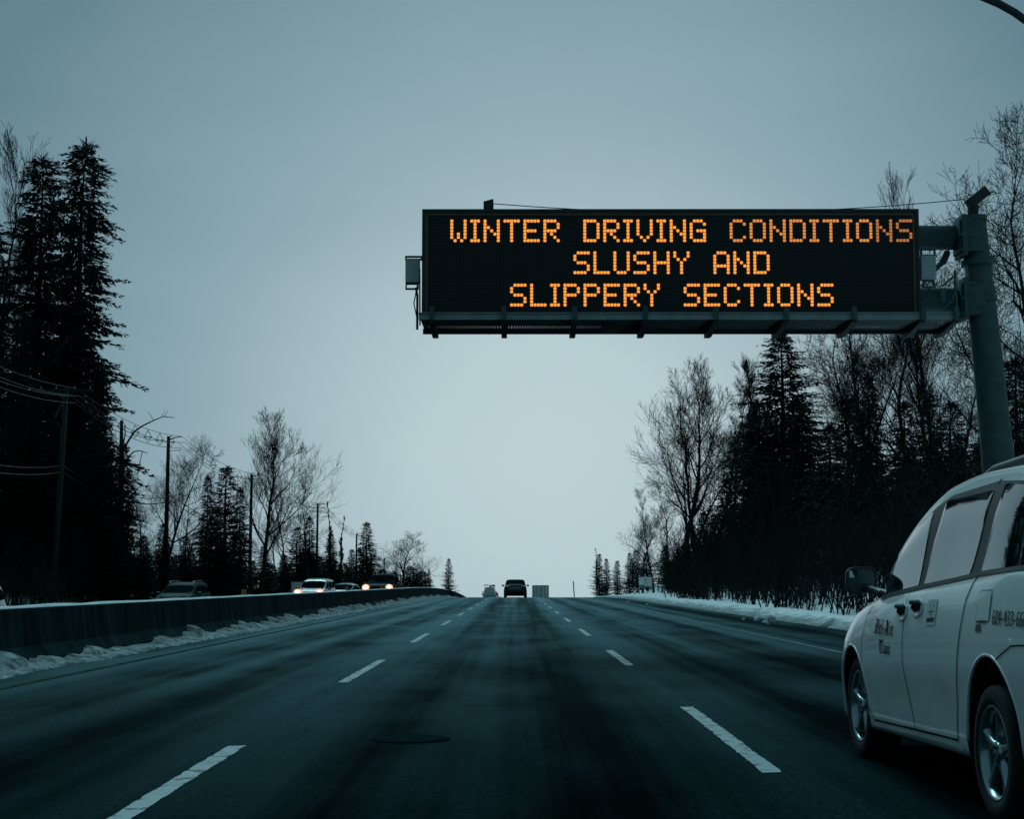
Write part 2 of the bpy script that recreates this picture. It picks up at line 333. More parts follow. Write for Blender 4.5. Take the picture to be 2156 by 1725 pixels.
M['crack'] = principled("crack_sealant", (.0012, .0035, .004), .9, spec=.02)
rk = random.Random(31)
for (x0, y0, x1, y1, w) in ((-1.7, 21.0, 1.3, 19.6, .05), (-1.2, 15.6, 1.2, 15.9, .035), (-.9, 15.1, 1.7, 15.35, .025), (-1.7, 24.5, -.1, 22.7, .06), (2.2, 17, 5.1, 17.6, .035), (-5.2, 30, -2.1, 31.2, .05)):
    n = 40; P = []; px_ = py_ = 0
    for i in range(n + 1):
        u = i / n; px_ += rk.gauss(0, .016); py_ += rk.gauss(0, .022); x = x0 + (x1 - x0) * u + px_; y = y0 + (y1 - y0) * u + py_; ww = w * rk.uniform(.25, 1.) * math.sin(math.pi * min(1, max(.05, u * .9 + .05)))
        nx, ny = (y1 - y0), -(x1 - x0); L = math.hypot(nx, ny); nx, ny = nx / L * ww / 2, ny / L * ww / 2
        P.append([(x + nx, y + ny, zr(y) + .0025), (x - nx, y - ny, zr(y) + .0025)])
    s = MB(); s.grid(P); tag(s.build("road_crack", 'crack'), kind="structure")
longline("edge_line", 5.28, .09, 'edgepaint')
longline("yellow_line", -5.50, .10, 'yellow')

# road film on the lower flanks of the white van
_t = M['white'].node_tree; _b = _t.nodes["Principled BSDF"]; _tc = _t.nodes.new("ShaderNodeTexCoord"); _s = _t.nodes.new("ShaderNodeSeparateXYZ"); _t.links.new(_tc.outputs["Object"], _s.inputs[0])
_mp = _t.nodes.new("ShaderNodeMapping"); _mp.inputs["Scale"].default_value = (1, .7, 2.4); _t.links.new(_tc.outputs["Object"], _mp.inputs[0])
_n = _t.nodes.new("ShaderNodeTexNoise"); _n.inputs["Scale"].default_value = 3.; _n.inputs["Detail"].default_value = 8; _t.links.new(_mp.outputs[0], _n.inputs["Vector"])
_mr = _t.nodes.new("ShaderNodeMapRange"); _mr.inputs["From Min"].default_value = .95; _mr.inputs["From Max"].default_value = .25; _t.links.new(_s.outputs[2], _mr.inputs["Value"])
_f = newmath(_t, 'MULTIPLY', _mr.outputs[0], newmath(_t, 'MULTIPLY', _n.outputs["Fac"], 1.1))
_m = _t.nodes.new("ShaderNodeMixRGB"); _t.links.new(_f, _m.inputs[0]); _m.inputs[2].default_value = (.26, .32, .32, 1)
_src = _b.inputs["Base Color"].links[0].from_socket; _t.links.new(_src, _m.inputs[1]); _t.links.new(_m.outputs[0], _b.inputs["Base Color"])

def gritty(m, lo, a, b_, sc):        # dark grit frozen into ploughed snow
    t = m.node_tree; b = t.nodes["Principled BSDF"]; tc = t.nodes.new("ShaderNodeTexCoord"); n = t.nodes.new("ShaderNodeTexNoise"); n.inputs["Scale"].default_value = sc; n.inputs["Detail"].default_value = 10; n.inputs["Roughness"].default_value = .72
    t.links.new(tc.outputs["Object"], n.inputs["Vector"]); r = t.nodes.new("ShaderNodeValToRGB"); r.color_ramp.elements[0].position = a; r.color_ramp.elements[1].position = b_; r.color_ramp.elements[0].color = (*lo, 1); r.color_ramp.elements[1].color = (1, 1, 1, 1); t.links.new(n.outputs["Fac"], r.inputs[0])
    x = t.nodes.new("ShaderNodeMixRGB"); x.blend_type = 'MULTIPLY'; x.inputs[0].default_value = 1; t.links.new(b.inputs["Base Color"].links[0].from_socket, x.inputs[1]); t.links.new(r.outputs[0], x.inputs[2]); t.links.new(x.outputs[0], b.inputs["Base Color"])
M['dirty_snow'] = principled("gritty_snow", (.30, .37, .38), .9, var=.4, vscale=3, bump=1., bscale=16, spec=.1)
gritty(M['dirty_snow'], (.08, .10, .10), .38, .60, 5.)
M['joint'] = principled("joint_shadow", (.008, .026, .029), .95, spec=.05)
# ------------------------------------------------------------------ median barrier with snow
BX = -6.90
def ys_range(a, b, d0, d1):
    out = [a]
    while out[-1] < b: out.append(out[-1] + d0 + (d1 - d0) * min(1, (out[-1] - a) / 120))
    return out
prof = [(-.30, 0), (-.30, .08), (-.16, .26), (-.10, .76), (-.085, .78), (.085, .78), (.10, .76), (.16, .26), (.30, .08), (.30, 0)]
prof = [(-.30, -.5)] + prof[1:-1] + [(.30, -.02)]
bys = ys_range(4, 330, .6, 6)
s = MB(); s.grid([[(BX + px, y, zr(y) + pz) for px, pz in prof] for y in bys])
bar = s.build("concrete_barrier", 'concrete')
tag(bar, "long grey concrete median barrier with a snow dusted top dividing the highway", "barrier")
_t = M['concrete'].node_tree; _b = _t.nodes["Principled BSDF"]     # water stains down the barrier
_tc = _t.nodes.new("ShaderNodeTexCoord"); _mp = _t.nodes.new("ShaderNodeMapping"); _mp.inputs["Scale"].default_value = (1, 2.2, .25); _t.links.new(_tc.outputs["Object"], _mp.inputs[0])
_n = _t.nodes.new("ShaderNodeTexNoise"); _n.inputs["Scale"].default_value = 1.6; _n.inputs["Detail"].default_value = 6; _t.links.new(_mp.outputs[0], _n.inputs["Vector"])
_r = _t.nodes.new("ShaderNodeValToRGB"); _r.color_ramp.elements[0].position = .35; _r.color_ramp.elements[1].position = .65
_r.color_ramp.elements[0].color = (.35, .38, .38, 1); _r.color_ramp.elements[1].color = (1, 1, 1, 1); _t.links.new(_n.outputs["Fac"], _r.inputs[0])
_m = _t.nodes.new("ShaderNodeMixRGB"); _m.blend_type = 'MULTIPLY'; _m.inputs[0].default_value = 1
_src = _b.inputs["Base Color"].links[0].from_socket; _t.links.new(_src, _m.inputs[1]); _t.links.new(_r.outputs[0], _m.inputs[2]); _t.links.new(_m.outputs[0], _b.inputs["Base Color"])
s = MB(); P = []
for y in ys_range(4, 330, .25, 4):
    hh = .035 + .02 * vn(y * .9, 1) + .012 * vn(y * 4, 3); w = .095 + .02 * vn(y * 1.3, 7)
    P.append([(BX + k * w, y, zr(y) + .781 + hh * c) for k, c in ((-1, 0), (-.8, .7), (0, 1.), (.8, .7), (1, 0))])
s.grid(P); s.build("snow_cap", 'snow', bar, smooth=True)
y = 18.
while y < 60: MB().box((BX + .132, y, zr(y) + .30), (.05, .045, .10)).build("lifting_slot", 'joint', bar); y += 1.52
y = 17.3
while y < 60: MB().box((BX + .127, y, zr(y) + .42), (.05, .009, .66), Matrix.Rotation(-R(6.5), 3, 'Y')).build("section_joint", 'joint', bar); y += 3.05
# snow thrown up in lumps along its foot, with a thin crusty apron
s = MB(); P = []
for y in ys_range(5, 230, .045, .9):
    ph = (y + 1.5 * vn(y * .31, 2) + .5 * vn(y * 1.1, 9)) / 1.45; fr = ph - math.floor(ph); k = math.floor(ph)
    amp = (.02 + .20 * hsh(k, 5) ** 1.3) * (1 if y > 16 else 1.2)
    lump = max(0, math.sin(math.pi * fr)) ** .6 * (.75 + .35 * (1 - fr))
    hgt = .04 + amp * lump + .035 * vn(y * 7, 4) + .02 * vn(y * 19, 8); hgt = max(.02, hgt)
    wd = .20 + .16 * lump + .05 * vn(y * 4, 6); ap = .62 + .16 * vn(y * .8, 11) + .07 * vn(y * 6, 12)
    z0 = zr(y)
    P.append([(BX + .15, y, z0 + hgt * 1.08 + .02), (BX + .2 + wd * .4, y, z0 + hgt * 1.0 + .02 * vn(y * 9, 21)), (BX + .2 + wd * .85, y, z0 + hgt * .62 + .04 * vn(y * 8, 22)), (BX + .2 + wd, y, z0 + .035),
              (BX + .26 + wd, y, z0 + .02), (BX + .26 + wd + .12, y, z0 + .045 + .03 * vn(y * 5, 31)), (BX + .22 + wd + ap * .4, y, z0 + .03 + .02 * vn(y * 8, 33)), (BX + .2 + max(wd + .25, ap), y, z0 - .01)])
s.grid(P, flip=False); tag(s.build("roadside_snow", 'dirty_snow', smooth=True), kind="stuff")
# barrier top reflectors
for (px, py, lab) in ((517, 1251, "small amber reflector on the barrier top, the one nearest the dark wagon"), (732, 1243, "small amber reflector on the barrier top in front of the white sedan"), (804.6, 1240, "small amber reflector on the barrier top in front of the black pickup")):
    Y = BX / ((px - 1086) / FPX); 
    o = MB().box((BX, Y, zr(Y) + .80), (.06, .03, .08)).build("barrier_reflector", 'steel_dark'); tag(o, lab, "reflector", "reflectors on the barrier top")
    MB().box((BX, Y - .02, zr(Y) + .89), (.13, .012, .14)).build("reflective_face", 'orange', o)

# ------------------------------------------------------------------ manhole, snow chunks on the shoulder
mh = MB(); mh.lathe([(.004, .001), (.004, .25), (.004, .262)], 40, Matrix.Translation((-.77, 12.5, .002)) @ Matrix.Rotation(-math.pi / 2, 4, 'Y'))
mh.lathe([(.001, .266), (.005, .27), (.005, .282), (-.004, .29)], 40, Matrix.Translation((-.77, 12.5, .001)) @ Matrix.Rotation(-math.pi / 2, 4, 'Y'), m=1)
for k in range(-3, 4): mh.box((-.77 + k * .07, 12.5, .0065), (.012, .34 - abs(k) * .06, .003), m=0)
M['castiron'] = principled("cast_iron", (.007, .017, .019), .9, spec=.0, var=.3, vscale=15)
M['lid'] = principled("iron_lid", (.007, .019, .0215), .95, spec=.0, var=.3, vscale=20)
tag(mh.build("manhole_cover", ['lid', 'castiron'], smooth=False), "round iron manhole cover set in the middle lane", "manhole cover")
rnd = random.Random(9)
def chunk(x, y, sz, lab, elong=1.):
    s = MB(); n1, n2 = 6, 8; P = []
    for i in range(n1 + 1):
        th = math.pi * i / n1; row = []
        for j in range(n2):
            ph = 2 * math.pi * j / n2; r = sz * (.75 + .5 * hsh(i * 3.1 + x * 7, j * 1.7 + y)) if 0 < i < n1 else sz * .8
            row.append((r * math.sin(th) * math.cos(ph) * elong, r * math.sin(th) * math.sin(ph), r * math.cos(th) * .8))
        row.append(row[0]); P.append(row)
    s.grid(P); o = s.build("snow_chunk", 'snow', smooth=False); o.location = (x, y, gz(x, y) + sz * .55 if x > 7.7 else zr(y) + sz * .5)
    o.rotation_euler = (0, 0, rnd.uniform(0, 3)); tag(o, lab, "snow chunk", "snow chunks on the shoulder"); return o
for x, y, sz, lab in ((6.9, 51.5, .055, "snow chunk on the shoulder, leftmost of the close trio"), (7.15, 50.5, .09, "pointed snow chunk on the shoulder beside the leftmost one"),
                      (6.84, 46.5, .085, "small snow chunk on the shoulder nearest the white edge line"), (7.35, 49.0, .15, "largest round snow chunk on the shoulder before the snow bank"),
                      (6.3, 95, .09, "far snow chunk on the shoulder left of the white board"), (6.5, 84, .07, "tiny far snow chunk on the shoulder near the white board")):
    chunk(x, y, sz, lab)
o = MB().lathe([(-.22, .001), (-.22, .06), (-.2, .07), (.14, .07), (.17, .05), (.2, .03), (.2, .001)], 14).build("ice_block", 'snow', smooth=True)
o.location = (7.95, 43.3, gz(7.95, 43.3) + .08); o.rotation_euler = (0, -R(28), R(12)); tag(o, "pale oblong lump lying on the shoulder edge just left of the taxi mirror", "ice block")

# ------------------------------------------------------------------ overhead message sign on its cantilever
SX0, SX1, SZ0, SZ1, SY = -1.705, 7.335, 5.80, 7.80, 30.3
sg = empty("message_sign", (8.9, 31.4, zr(31)), 0, "large black electronic highway message sign with amber lettering on a grey cantilever post", "road sign")
INV = Matrix.Translation((-8.9, -31.4, -zr(31)))
def sp(mb, name, mats, parent=None, smooth=False, bevel=0):
    p = parent or sg
    if p is sg:
        mb.v = [tuple(INV @ Vector(v)) for v in mb.v]
    else: mb.v = [tuple(INV @ Vector(v)) for v in mb.v]
    return mb.build(name, mats, p, smooth, bevel)
cab = MB().box(((SX0 + SX1) / 2, SY + .50, (SZ0 + SZ1) / 2), (SX1 - SX0, .96, SZ1 - SZ0))
sp(cab, "cabinet", 'steel_dark', bevel=.01)
# brown inner trim, recessed behind a dark outer lip
M['bronze'] = principled("bronze_trim", (.11, .085, .045), .5, var=.2, vscale=3)
fr = MB()
def rectring(mb, x0, x1, z0, z1, w, y, d, m=0):
    mb.box(((x0 + x1) / 2, y, z1 - w / 2), (x1 - x0, d, w), m=m); mb.box(((x0 + x1) / 2, y, z0 + w / 2), (x1 - x0, d, w), m=m)
    mb.box((x0 + w / 2, y, (z0 + z1) / 2), (w, d, z1 - z0 - 2 * w), m=m); mb.box((x1 - w / 2, y, (z0 + z1) / 2), (w, d, z1 - z0 - 2 * w), m=m)
rectring(fr, SX0, SX1, SZ0, SZ1, .055, SY - .03, .10, 0)
sp(fr, "outer_lip", 'steel_dark')
fr = MB(); rectring(fr, SX0 + .056, SX1 - .056, SZ0 + .056, SZ1 - .056, .05, SY - .004, .05, 0); sp(fr, "inner_trim", 'bronze')
fm = bpy.data.materials.new("unlit_pixel_matrix"); fm.use_nodes = True; t = fm.node_tree; b = t.nodes["Principled BSDF"]; b.inputs["Roughness"].default_value = .45; b.inputs["Specular IOR Level"].default_value = .25
tc = t.nodes.new("ShaderNodeTexCoord"); s3 = t.nodes.new("ShaderNodeSeparateXYZ"); t.links.new(tc.outputs["Object"], s3.inputs[0])
PITCHD = .0606
def cell(sock, off):
    f_ = newmath(t, 'FRACT', newmath(t, 'DIVIDE', newmath(t, 'ADD', sock, off), PITCHD))
    return newmath(t, 'ABSOLUTE', newmath(t, 'SUBTRACT', f_, .5))
zc = 7.591
dcell = newmath(t, 'MAXIMUM', cell(s3.outputs[0], 8.9 + 1.166 + PITCHD * .5 + 10 * PITCHD), cell(s3.outputs[2], zr(31) - zc + 60.5 * PITCHD))
gt = newmath(t, 'GREATER_THAN', dcell, .40)
mx = t.nodes.new("ShaderNodeMixRGB"); t.links.new(gt, mx.inputs[0]); mx.inputs[1].default_value = (.010, .018, .018, 1); mx.inputs[2].default_value = (.003, .005, .006, 1)
t.links.new(mx.outputs[0], b.inputs["Base Color"])
face = MB().box(((SX0 + SX1) / 2, SY + .001, (SZ0 + SZ1) / 2), (SX1 - SX0 - .22, .03, SZ1 - SZ0 - .22)); face_o = sp(face, "display_face", fm)
FONT = {
'A': ["01110", "10001", "10001", "10001", "11111", "10001", "10001"], 'C': ["01110", "10001", "10000", "10000", "10000", "10001", "01110"],
'D': ["11110", "10001", "10001", "10001", "10001", "10001", "11110"], 'E': ["11111", "10000", "10000", "11110", "10000", "10000", "11111"],
'G': ["01110", "10001", "10000", "10111", "10001", "10001", "01111"], 'H': ["10001", "10001", "10001", "11111", "10001", "10001", "10001"],
'I': ["111", "010", "010", "010", "010", "010", "111"], 'L': ["10000"] * 6 + ["11111"], 'N': ["10001", "10001", "11001", "10101", "10011", "10001", "10001"],
'O': ["01110", "10001", "10001", "10001", "10001", "10001", "01110"], 'P': ["11110", "10001", "10001", "11110", "10000", "10000", "10000"],
'R': ["11110", "10001", "10001", "11110", "10100", "10010", "10001"], 'S': ["01111", "10000", "10000", "01110", "00001", "00001", "11110"],
'T': ["11111"] + ["00100"] * 6, 'U': ["10001"] * 6 + ["01110"], 'V': ["10001"] * 5 + ["01010", "00100"],
'W': ["10001", "10001", "10001", "10001", "10101", "10101", "01010"], 'Y': ["10001", "10001", "01010", "00100", "00100", "00100", "00100"]}
FONT['D'][0] = "11110"; FONT['A'][3] = "10001"
def emis(name, c, st, var=0):
    return principled(name, (.02, .012, .004), .5, emit=c, estr=st)
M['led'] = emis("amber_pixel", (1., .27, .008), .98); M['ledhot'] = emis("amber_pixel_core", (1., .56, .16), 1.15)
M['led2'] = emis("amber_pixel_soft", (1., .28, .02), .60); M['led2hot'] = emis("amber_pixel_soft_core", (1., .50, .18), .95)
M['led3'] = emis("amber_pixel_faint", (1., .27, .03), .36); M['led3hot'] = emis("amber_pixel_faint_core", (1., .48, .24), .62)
def message(text, c0, ztop):
    c = c0
    for ch in text:
        if ch == ' ': c += 6; continue
        gl = FONT[ch]; mb = MB()
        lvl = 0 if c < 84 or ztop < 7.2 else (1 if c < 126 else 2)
        for r_, row in enumerate(gl):
            for q, bit in enumerate(row):
                if bit != '1': continue
                X = -1.166 + PITCHD * (c + q); Z = ztop - PITCHD * r_
                y0 = SY - .019
                a = .0278
                pts = [(X + a * dx, y0, Z + a * dz) for dx, dz in ((-1, -.55), (-.55, -1), (.55, -1), (1, -.55), (1, .55), (.55, 1), (-.55, 1), (-1, .55))]
                mb.add(pts, [tuple(range(8))], 0)
                for (dx, dz) in ((-.5, -.5), (.5, -.5), (.5, .5), (-.5, .5), (0, 0)):
                    e = .0058; xx, zz = X + a * dx, Z + a * dz
                    mb.add([(xx - e, y0 - .002, zz - e), (xx + e, y0 - .002, zz - e), (xx + e, y0 - .002, zz + e), (xx - e, y0 - .002, zz + e)], [(0, 1, 2, 3)], 1)
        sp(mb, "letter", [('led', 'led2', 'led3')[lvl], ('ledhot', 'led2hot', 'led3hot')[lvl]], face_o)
        c += len(gl[0]) + 1
message("WINTER DRIVING CONDITIONS", 0, 7.591)
message("SLUSHY AND", 37, 7.000)
message("SLIPPERY SECTIONS", 18, 6.405)
# walkway in front and below
wk = MB().box(((-1.70 + 7.76) / 2, 29.25, 5.665), (9.46, .05, .10)); sp(wk, "walkway_rail", 'steel_light')
wk = MB().box((3.03, 29.245, 5.728), (9.46, .11, .018)); sp(wk, "rail_flange", 'steel_light')
gm_ = bpy.data.materials.new("open_grating"); gm_.use_nodes = True; t = gm_.node_tree; b = t.nodes["Principled BSDF"]; b.inputs["Base Color"].default_value = (.03, .045, .047, 1); b.inputs["Roughness"].default_value = .6
tc = t.nodes.new("ShaderNodeTexCoord"); s3 = t.nodes.new("ShaderNodeSeparateXYZ"); t.links.new(tc.outputs["Object"], s3.inputs[0])
def cell2(sock, p): return newmath(t, 'ABSOLUTE', newmath(t, 'SUBTRACT', newmath(t, 'FRACT', newmath(t, 'DIVIDE', sock, p)), .5))
hole = newmath(t, 'MULTIPLY', newmath(t, 'LESS_THAN', cell2(s3.outputs[0], .05), .13), newmath(t, 'LESS_THAN', cell2(s3.outputs[1], .10), .20))
tr = t.nodes.new("ShaderNodeBsdfTransparent"); ms = t.nodes.new("ShaderNodeMixShader"); t.links.new(hole, ms.inputs[0]); t.links.new(b.outputs[0], ms.inputs[1]); t.links.new(tr.outputs[0], ms.inputs[2])
t.links.new(ms.outputs[0], t.nodes["Material Output"].inputs[0])
wk = MB().box((3.03, 29.93, 5.63), (9.40, 1.28, .03)); sp(wk, "walkway_grating", gm_)
wk = MB().box((3.03, 30.60, 5.60), (9.46, .05, .10)); sp(wk, "rear_rail", 'steel_dark')
for bx in (-1.465, -.21, 1.03, 2.27, 3.50, 4.735, 5.92, 7.12, 7.70):
    k = MB(); k.box((bx, 29.18, 5.72), (.085, .05, .24)); sp(k, "rail_post", 'steel')
    k = MB(); k.add([(bx + sx_ * .05, y, z) for sx_ in (-1, 1) for y, z in ((29.22, 5.60), (30.66, 5.60), (30.66, 5.48), (30.30, 5.46), (29.22, 5.56))],
                    [(0, 1, 2, 3, 4), (9, 8, 7, 6, 5), (0, 5, 6, 1), (1, 6, 7, 2), (2, 7, 8, 3), (3, 8, 9, 4), (4, 9, 5, 0)]); sp(k, "support_beam", 'steel_dark')
k = MB(); k.box((1.68, 29.95, 5.56), (.30, .5, .10)); sp(k, "junction_box", 'steel_dark')
# post, collars, monotube arms
def pc(z): return 8.72 + .077 * (6.84 - z)
post = MB(); P_ = []
for z, r in ((-.3, .375), (0, .37), (2, .335), (3.76, .292), (6.18, .262), (7.86, .235)): P_.append(((pc(z), 31.4, z + 0), r))
post.tube([p for p, r in P_], [r for p, r in P_], 24); sp(post, "post", 'steel', smooth=True)
k = MB().tube([(pc(-.12), 31.4, -.15), (pc(-.06), 31.4, -.06)], .55, 24); sp(k, "base_plate", 'steel')
for z in (6.32, 7.02, 7.86):
    k = MB().tube([(pc(z), 31.4, z - .045), (pc(z + .045), 31.4, z + .045)], .30 if z < 7.5 else .262, 24); sp(k, "collar", 'steel')
for z in (7.50, 6.30):
    k = MB().tube([(-1.3, 31.5, z), (8.5, 31.5, z + .02)], .235, 20); sp(k, "monotube_arm", 'steel', smooth=True)
    k = MB(); k.box((8.40, 31.38, z), (.10, .62, .78)); k.box((8.33, 31.4, z), (.03, .52, .62))
    for i in (-1, 0, 1): 
        for j in (-1, 1): k.box((8.45, 31.38 + j * .28, z + i * .28), (.26, .05, .06))
    sp(k, "flange", 'steel', bevel=.01)
    k = MB(); k.box((8.60, 31.24, z), (.36, .26, .62)); sp(k, "saddle", 'steel', bevel=.05)
# antenna boxes, stay cable
k = MB(); k.tube([(pc(7.8), 31.4, 7.85), (pc(8.0) + .02, 31.4, 8.12)], .10, 14); sp(k, "mast", 'steel_dark')
k = MB(); k.box((8.74, 31.4, 8.27), (.44, .26, .20), Matrix.Rotation(-R(38), 3, 'Y')); sp(k, "detector_housing", 'steel_dark', bevel=.02)
k = MB(); k.add([(x, y, z) for y in (30.35, 30.7) for x, z in ((-.59, 7.78), (-.41, 7.78), (-.41, 8.02), (-.59, 7.97))], [(0, 1, 2, 3), (7, 6, 5, 4), (0, 4, 5, 1), (1, 5, 6, 2), (2, 6, 7, 3), (3, 7, 4, 0)]); sp(k, "antenna_bracket", 'steel_dark')
cb = [(-.42, 30.5, 7.96)]
for i in range(1, 13):
    u = i / 12; cb.append((-.42 + 8.92 * u, 30.5 + .9 * u, 7.96 + .28 * u - 4 * .21 * u * (1 - u)))
k = MB().tube(cb, .009, 5); sp(k, "stay_cable", 'wire')
# side cabinets and conduits
k = MB(); k.box((7.55, 30.55, 6.76), (.27, .2, .44)); bx_ = sp(k, "side_box", 'box', bevel=.008)
k = MB(); rectring(k, 7.43, 7.70, 6.985, 7.12, .022, 30.55, .10); rectring(k, 7.46, 7.66, 6.40, 6.535, .022, 30.55, .10); sp(k, "mounting_bracket", 'steel', bx_)
k = MB(); k.box((-1.89, 30.55, 6.70), (.26, .2, .42)); bx_ = sp(k, "side_box", 'box', bevel=.008)
k = MB(); rectring(k, -2.03, -1.72, 6.915, 6.99, .022, 30.55, .10); rectring(k, -2.02, -1.78, 6.37, 6.485, .022, 30.55, .10); sp(k, "mounting_bracket", 'steel', bx_)
k = MB(); k.tube([(-1.83, 30.5, 6.40), (-1.80, 30.5, 6.25), (-1.80, 30.5, 5.62)], .022, 8); k.tube([(-1.76, 30.5, 6.75), (-1.75, 30.5, 5.7)], .016, 6)
k.tube([(-1.80, 30.5, 6.45), (-1.86, 30.45, 6.1), (-1.80, 30.5, 5.8)], .012, 6); sp(k, "conduit", 'steel_dark')
k = MB(); k.tube([(7.60, 30.6, 6.42), (7.50, 30.6, 6.25), (7.36, 30.6, 6.1)], .018, 6); k.bar((7.68, 30.7, 6.74), (7.95, 31.0, 6.95), .07); k.bar((7.95, 31.0, 6.95), (8.12, 31.3, 7.2), .09); sp(k, "cable_arm", 'steel_dark')
k = MB(); k.tube([(7.72, 29.3, 6.50), (7.74, 29.3, 5.7)], .022, 8); k.tube([(7.72, 29.3, 6.40), (7.71, 29.3, 6.1), (7.66, 29.3, 5.95), (7.5, 29.3, 5.80)], .018, 8)
k.bar((7.69, 29.3, 6.39), (7.50, 29.3, 6.22), .035); k.box((7.50, 29.3, 6.05), (.075, .06, .26)); sp(k, "safety_gate", 'steel')

# ------------------------------------------------------------------ street lamp whose davit arm crosses the top right corner
lp = empty("street_lamp", (10.1, 29, gz(10.1, 29)), 0, "dark davit street lamp arm curving over the top right corner of the view", "street lamp")
b0 = gz(10.1, 29)
k = MB().tube([(0, 0, -.2), (0, 0, 4), (0, 0, 8.6)], [.11, .095, .075], 14); k.build("pole", 'steel_dark', lp, True)
arm = [(0, 0, 8.6)]
for i in range(1, 15):
    a = math.pi / 2 * i / 14; arm.append((-(1 - math.cos(a)) * 2.75, 0, 8.6 + 2.92 * math.sin(a) + .0))
arm.append((-4.2, 0, 11.60)); k = MB().tube(arm, [.07] * 13 + [.055] * 3, 12); k.build("davit_arm", 'steel_dark', lp, True)
k = MB(); k.box((-4.6, 0, 11.58), (.8, .28, .16), taper=.6); k.build("lamp_head", 'steel', lp, bevel=.03)
MB().box((-4.6, 0, 11.49), (.5, .2, .03)).build("lamp_lens", 'lens', lp)

# ------------------------------------------------------------------ utility poles and their lines
PX = -23.7
tops = [(140, 818), (355, 919), (530, 999), (669, 1061), (751, 1123.5), (809, 1175)]
poles = []; PL = ["weathered wooden utility pole with a crossarm in front of the tall firs", "slim utility pole between the snag and the conifers", "utility pole standing left of the broad bare tree trunk",
      "utility pole beside the two bare spires", "utility pole with a grey transformer before the dark conifer", "short far utility pole left of the bare tree near the crest"]
for i, (px, py) in enumerate(tops):
    Y = PX / ((px - 1086) / FPX); tp = spot(px, py, Y); gb = gz(PX, Y) - .1; H = tp.z - gb
    o = empty("utility_pole", (tp.x, Y, gb), 0, PL[i], "utility pole", "utility poles along the oncoming side")
    lean = -.45 if i == 0 else -.06
    MB().tube([(lean, 0, -.5), (lean * .5, 0, H * .5), (0, 0, H)], [.17, .15, .115], 10).build("shaft", 'wood', o, True)
    if i == 0:
        MB().box((0, -.17, H - .12), (2.9, .11, .13)).build("crossarm", 'wood', o)
        k = MB(); k.bar((0, -.15, H - .75), (-.42, -.15, H - .16), .05); k.bar((0, -.15, H - .75), (.42, -.15, H - .16), .05); k.build("arm_brace", 'steel', o)
        for q in (-1.3, -.5, .5, 1.3): MB().tube([(q, -.17, H - .06), (q, -.17, H + .10)], [.05, .03], 8).build("insulator", 'steel_light', o)
        MB().bar((-.55, -.1, H - 1.6), (.02, -.14, H - .35), .10).build("cable_riser", 'steel', o)
    else:
        MB().tube([(0, 0, H - .25), (.5, 0, H - .08), (.9, 0, H - .02)], [.05, .035, .03], 6).build("bracket_arm", 'steel_dark', o)
        MB().tube([(0, 0, H - 1.0), (.85, 0, H - .95)], .025, 6).build("spacer_arm", 'steel_dark', o)
    if i == 4: MB().tube([(.42, -.1, H - 3.0), (.42, -.1, H - 2.1)], .24, 12).build("transformer", 'steel_light', o)
    poles.append((tp.x + (.5 if i == 0 else .9), Y, tp.z, gb))
M['spacer'] = principled("cable_spacer", (.03, .05, .05), .6, var=.1)
pts0 = [(-23.0, 60.0, 11.0, 0)] + poles
for i, (a, b_) in enumerate(zip(pts0, pts0[1:])):
    L = b_[1] - a[1]; sag = .42 + .010 * L
    def ln(dx, dz, za, zb, sg_):
        return [(a[0] + dx + (b_[0] - a[0]) * u, a[1] + L * u, za + dz + (zb - za) * u - sg_ * 4 * u * (1 - u)) for u in [j / 14 for j in range(15)]]
    mb = MB()
    mb.tube(ln(0, 0, a[2], b_[2], sag * .8), .016, 4)
    for dx, dz in ((-.22, -.42), (.22, -.42), (0, -.78)): mb.tube(ln(dx, dz, a[2], b_[2], sag), .019, 4)
    labs = ["overhead power lines running off the left edge from the crossarm pole", "overhead power lines from the crossarm pole to the slim pole, crossing the snag", "overhead power lines from the slim pole past the conifer tops", "overhead power lines crossing the broad bare tree", "overhead power lines dropping beside the two bare spires", "faint far overhead power lines behind the dark conifer"]
    o = mb.build("power_line", 'wire'); tag(o, labs[i], "power line", "power lines between the utility poles")
    if i > 0 and i < 5:
        n = 7 if i == 1 else 5
        for j in range(1, n + 1):
            u = j / (n + 1); x = a[0] + (b_[0] - a[0]) * u; y = a[1] + L * u; z = a[2] + (b_[2] - a[2]) * u - sag * 4 * u * (1 - u) * .9
            k = MB(); k.bar((x, y, z + .02), (x - .22, y, z - .42), .03); k.bar((x, y, z + .02), (x + .22, y, z - .42), .03); k.bar((x - .28, y, z - .42), (x + .28, y, z - .42), .04)
            k.bar((x - .22, y, z - .42), (x, y, z - .76), .03); k.bar((x + .22, y, z - .42), (x, y, z - .76), .03); k.build("line_spacer", 'spacer', o)
    mb = MB()
    for dz, r in ((-4.1, .022), (-4.45, .03)):
        mb.tube([(x - .6, y, z) for x, y, z in ln(0, dz, a[2], b_[2], sag * 1.1)], r, 4)
    if i == 1: 
        q = ln(0, -4.45, a[2], b_[2], sag * 1.1); mb.tube([(q[7][0] - .6, q[7][1], q[7][2]), (q[8][0] - .6, q[8][1], q[8][2])], .085, 6)
    labs = ["pair of thin telephone cables across the trunks of the tall firs", "telephone cables with a splice case below the power lines by the snag", "telephone cables sagging before the conifers", "telephone cables behind the bare trees at mid height", "low telephone cables near the bare spires", "far low telephone cables near the crest"]
    tag(mb.build("telephone_cable", 'wire'), labs[i], "telephone cable", "telephone cables between the utility poles")

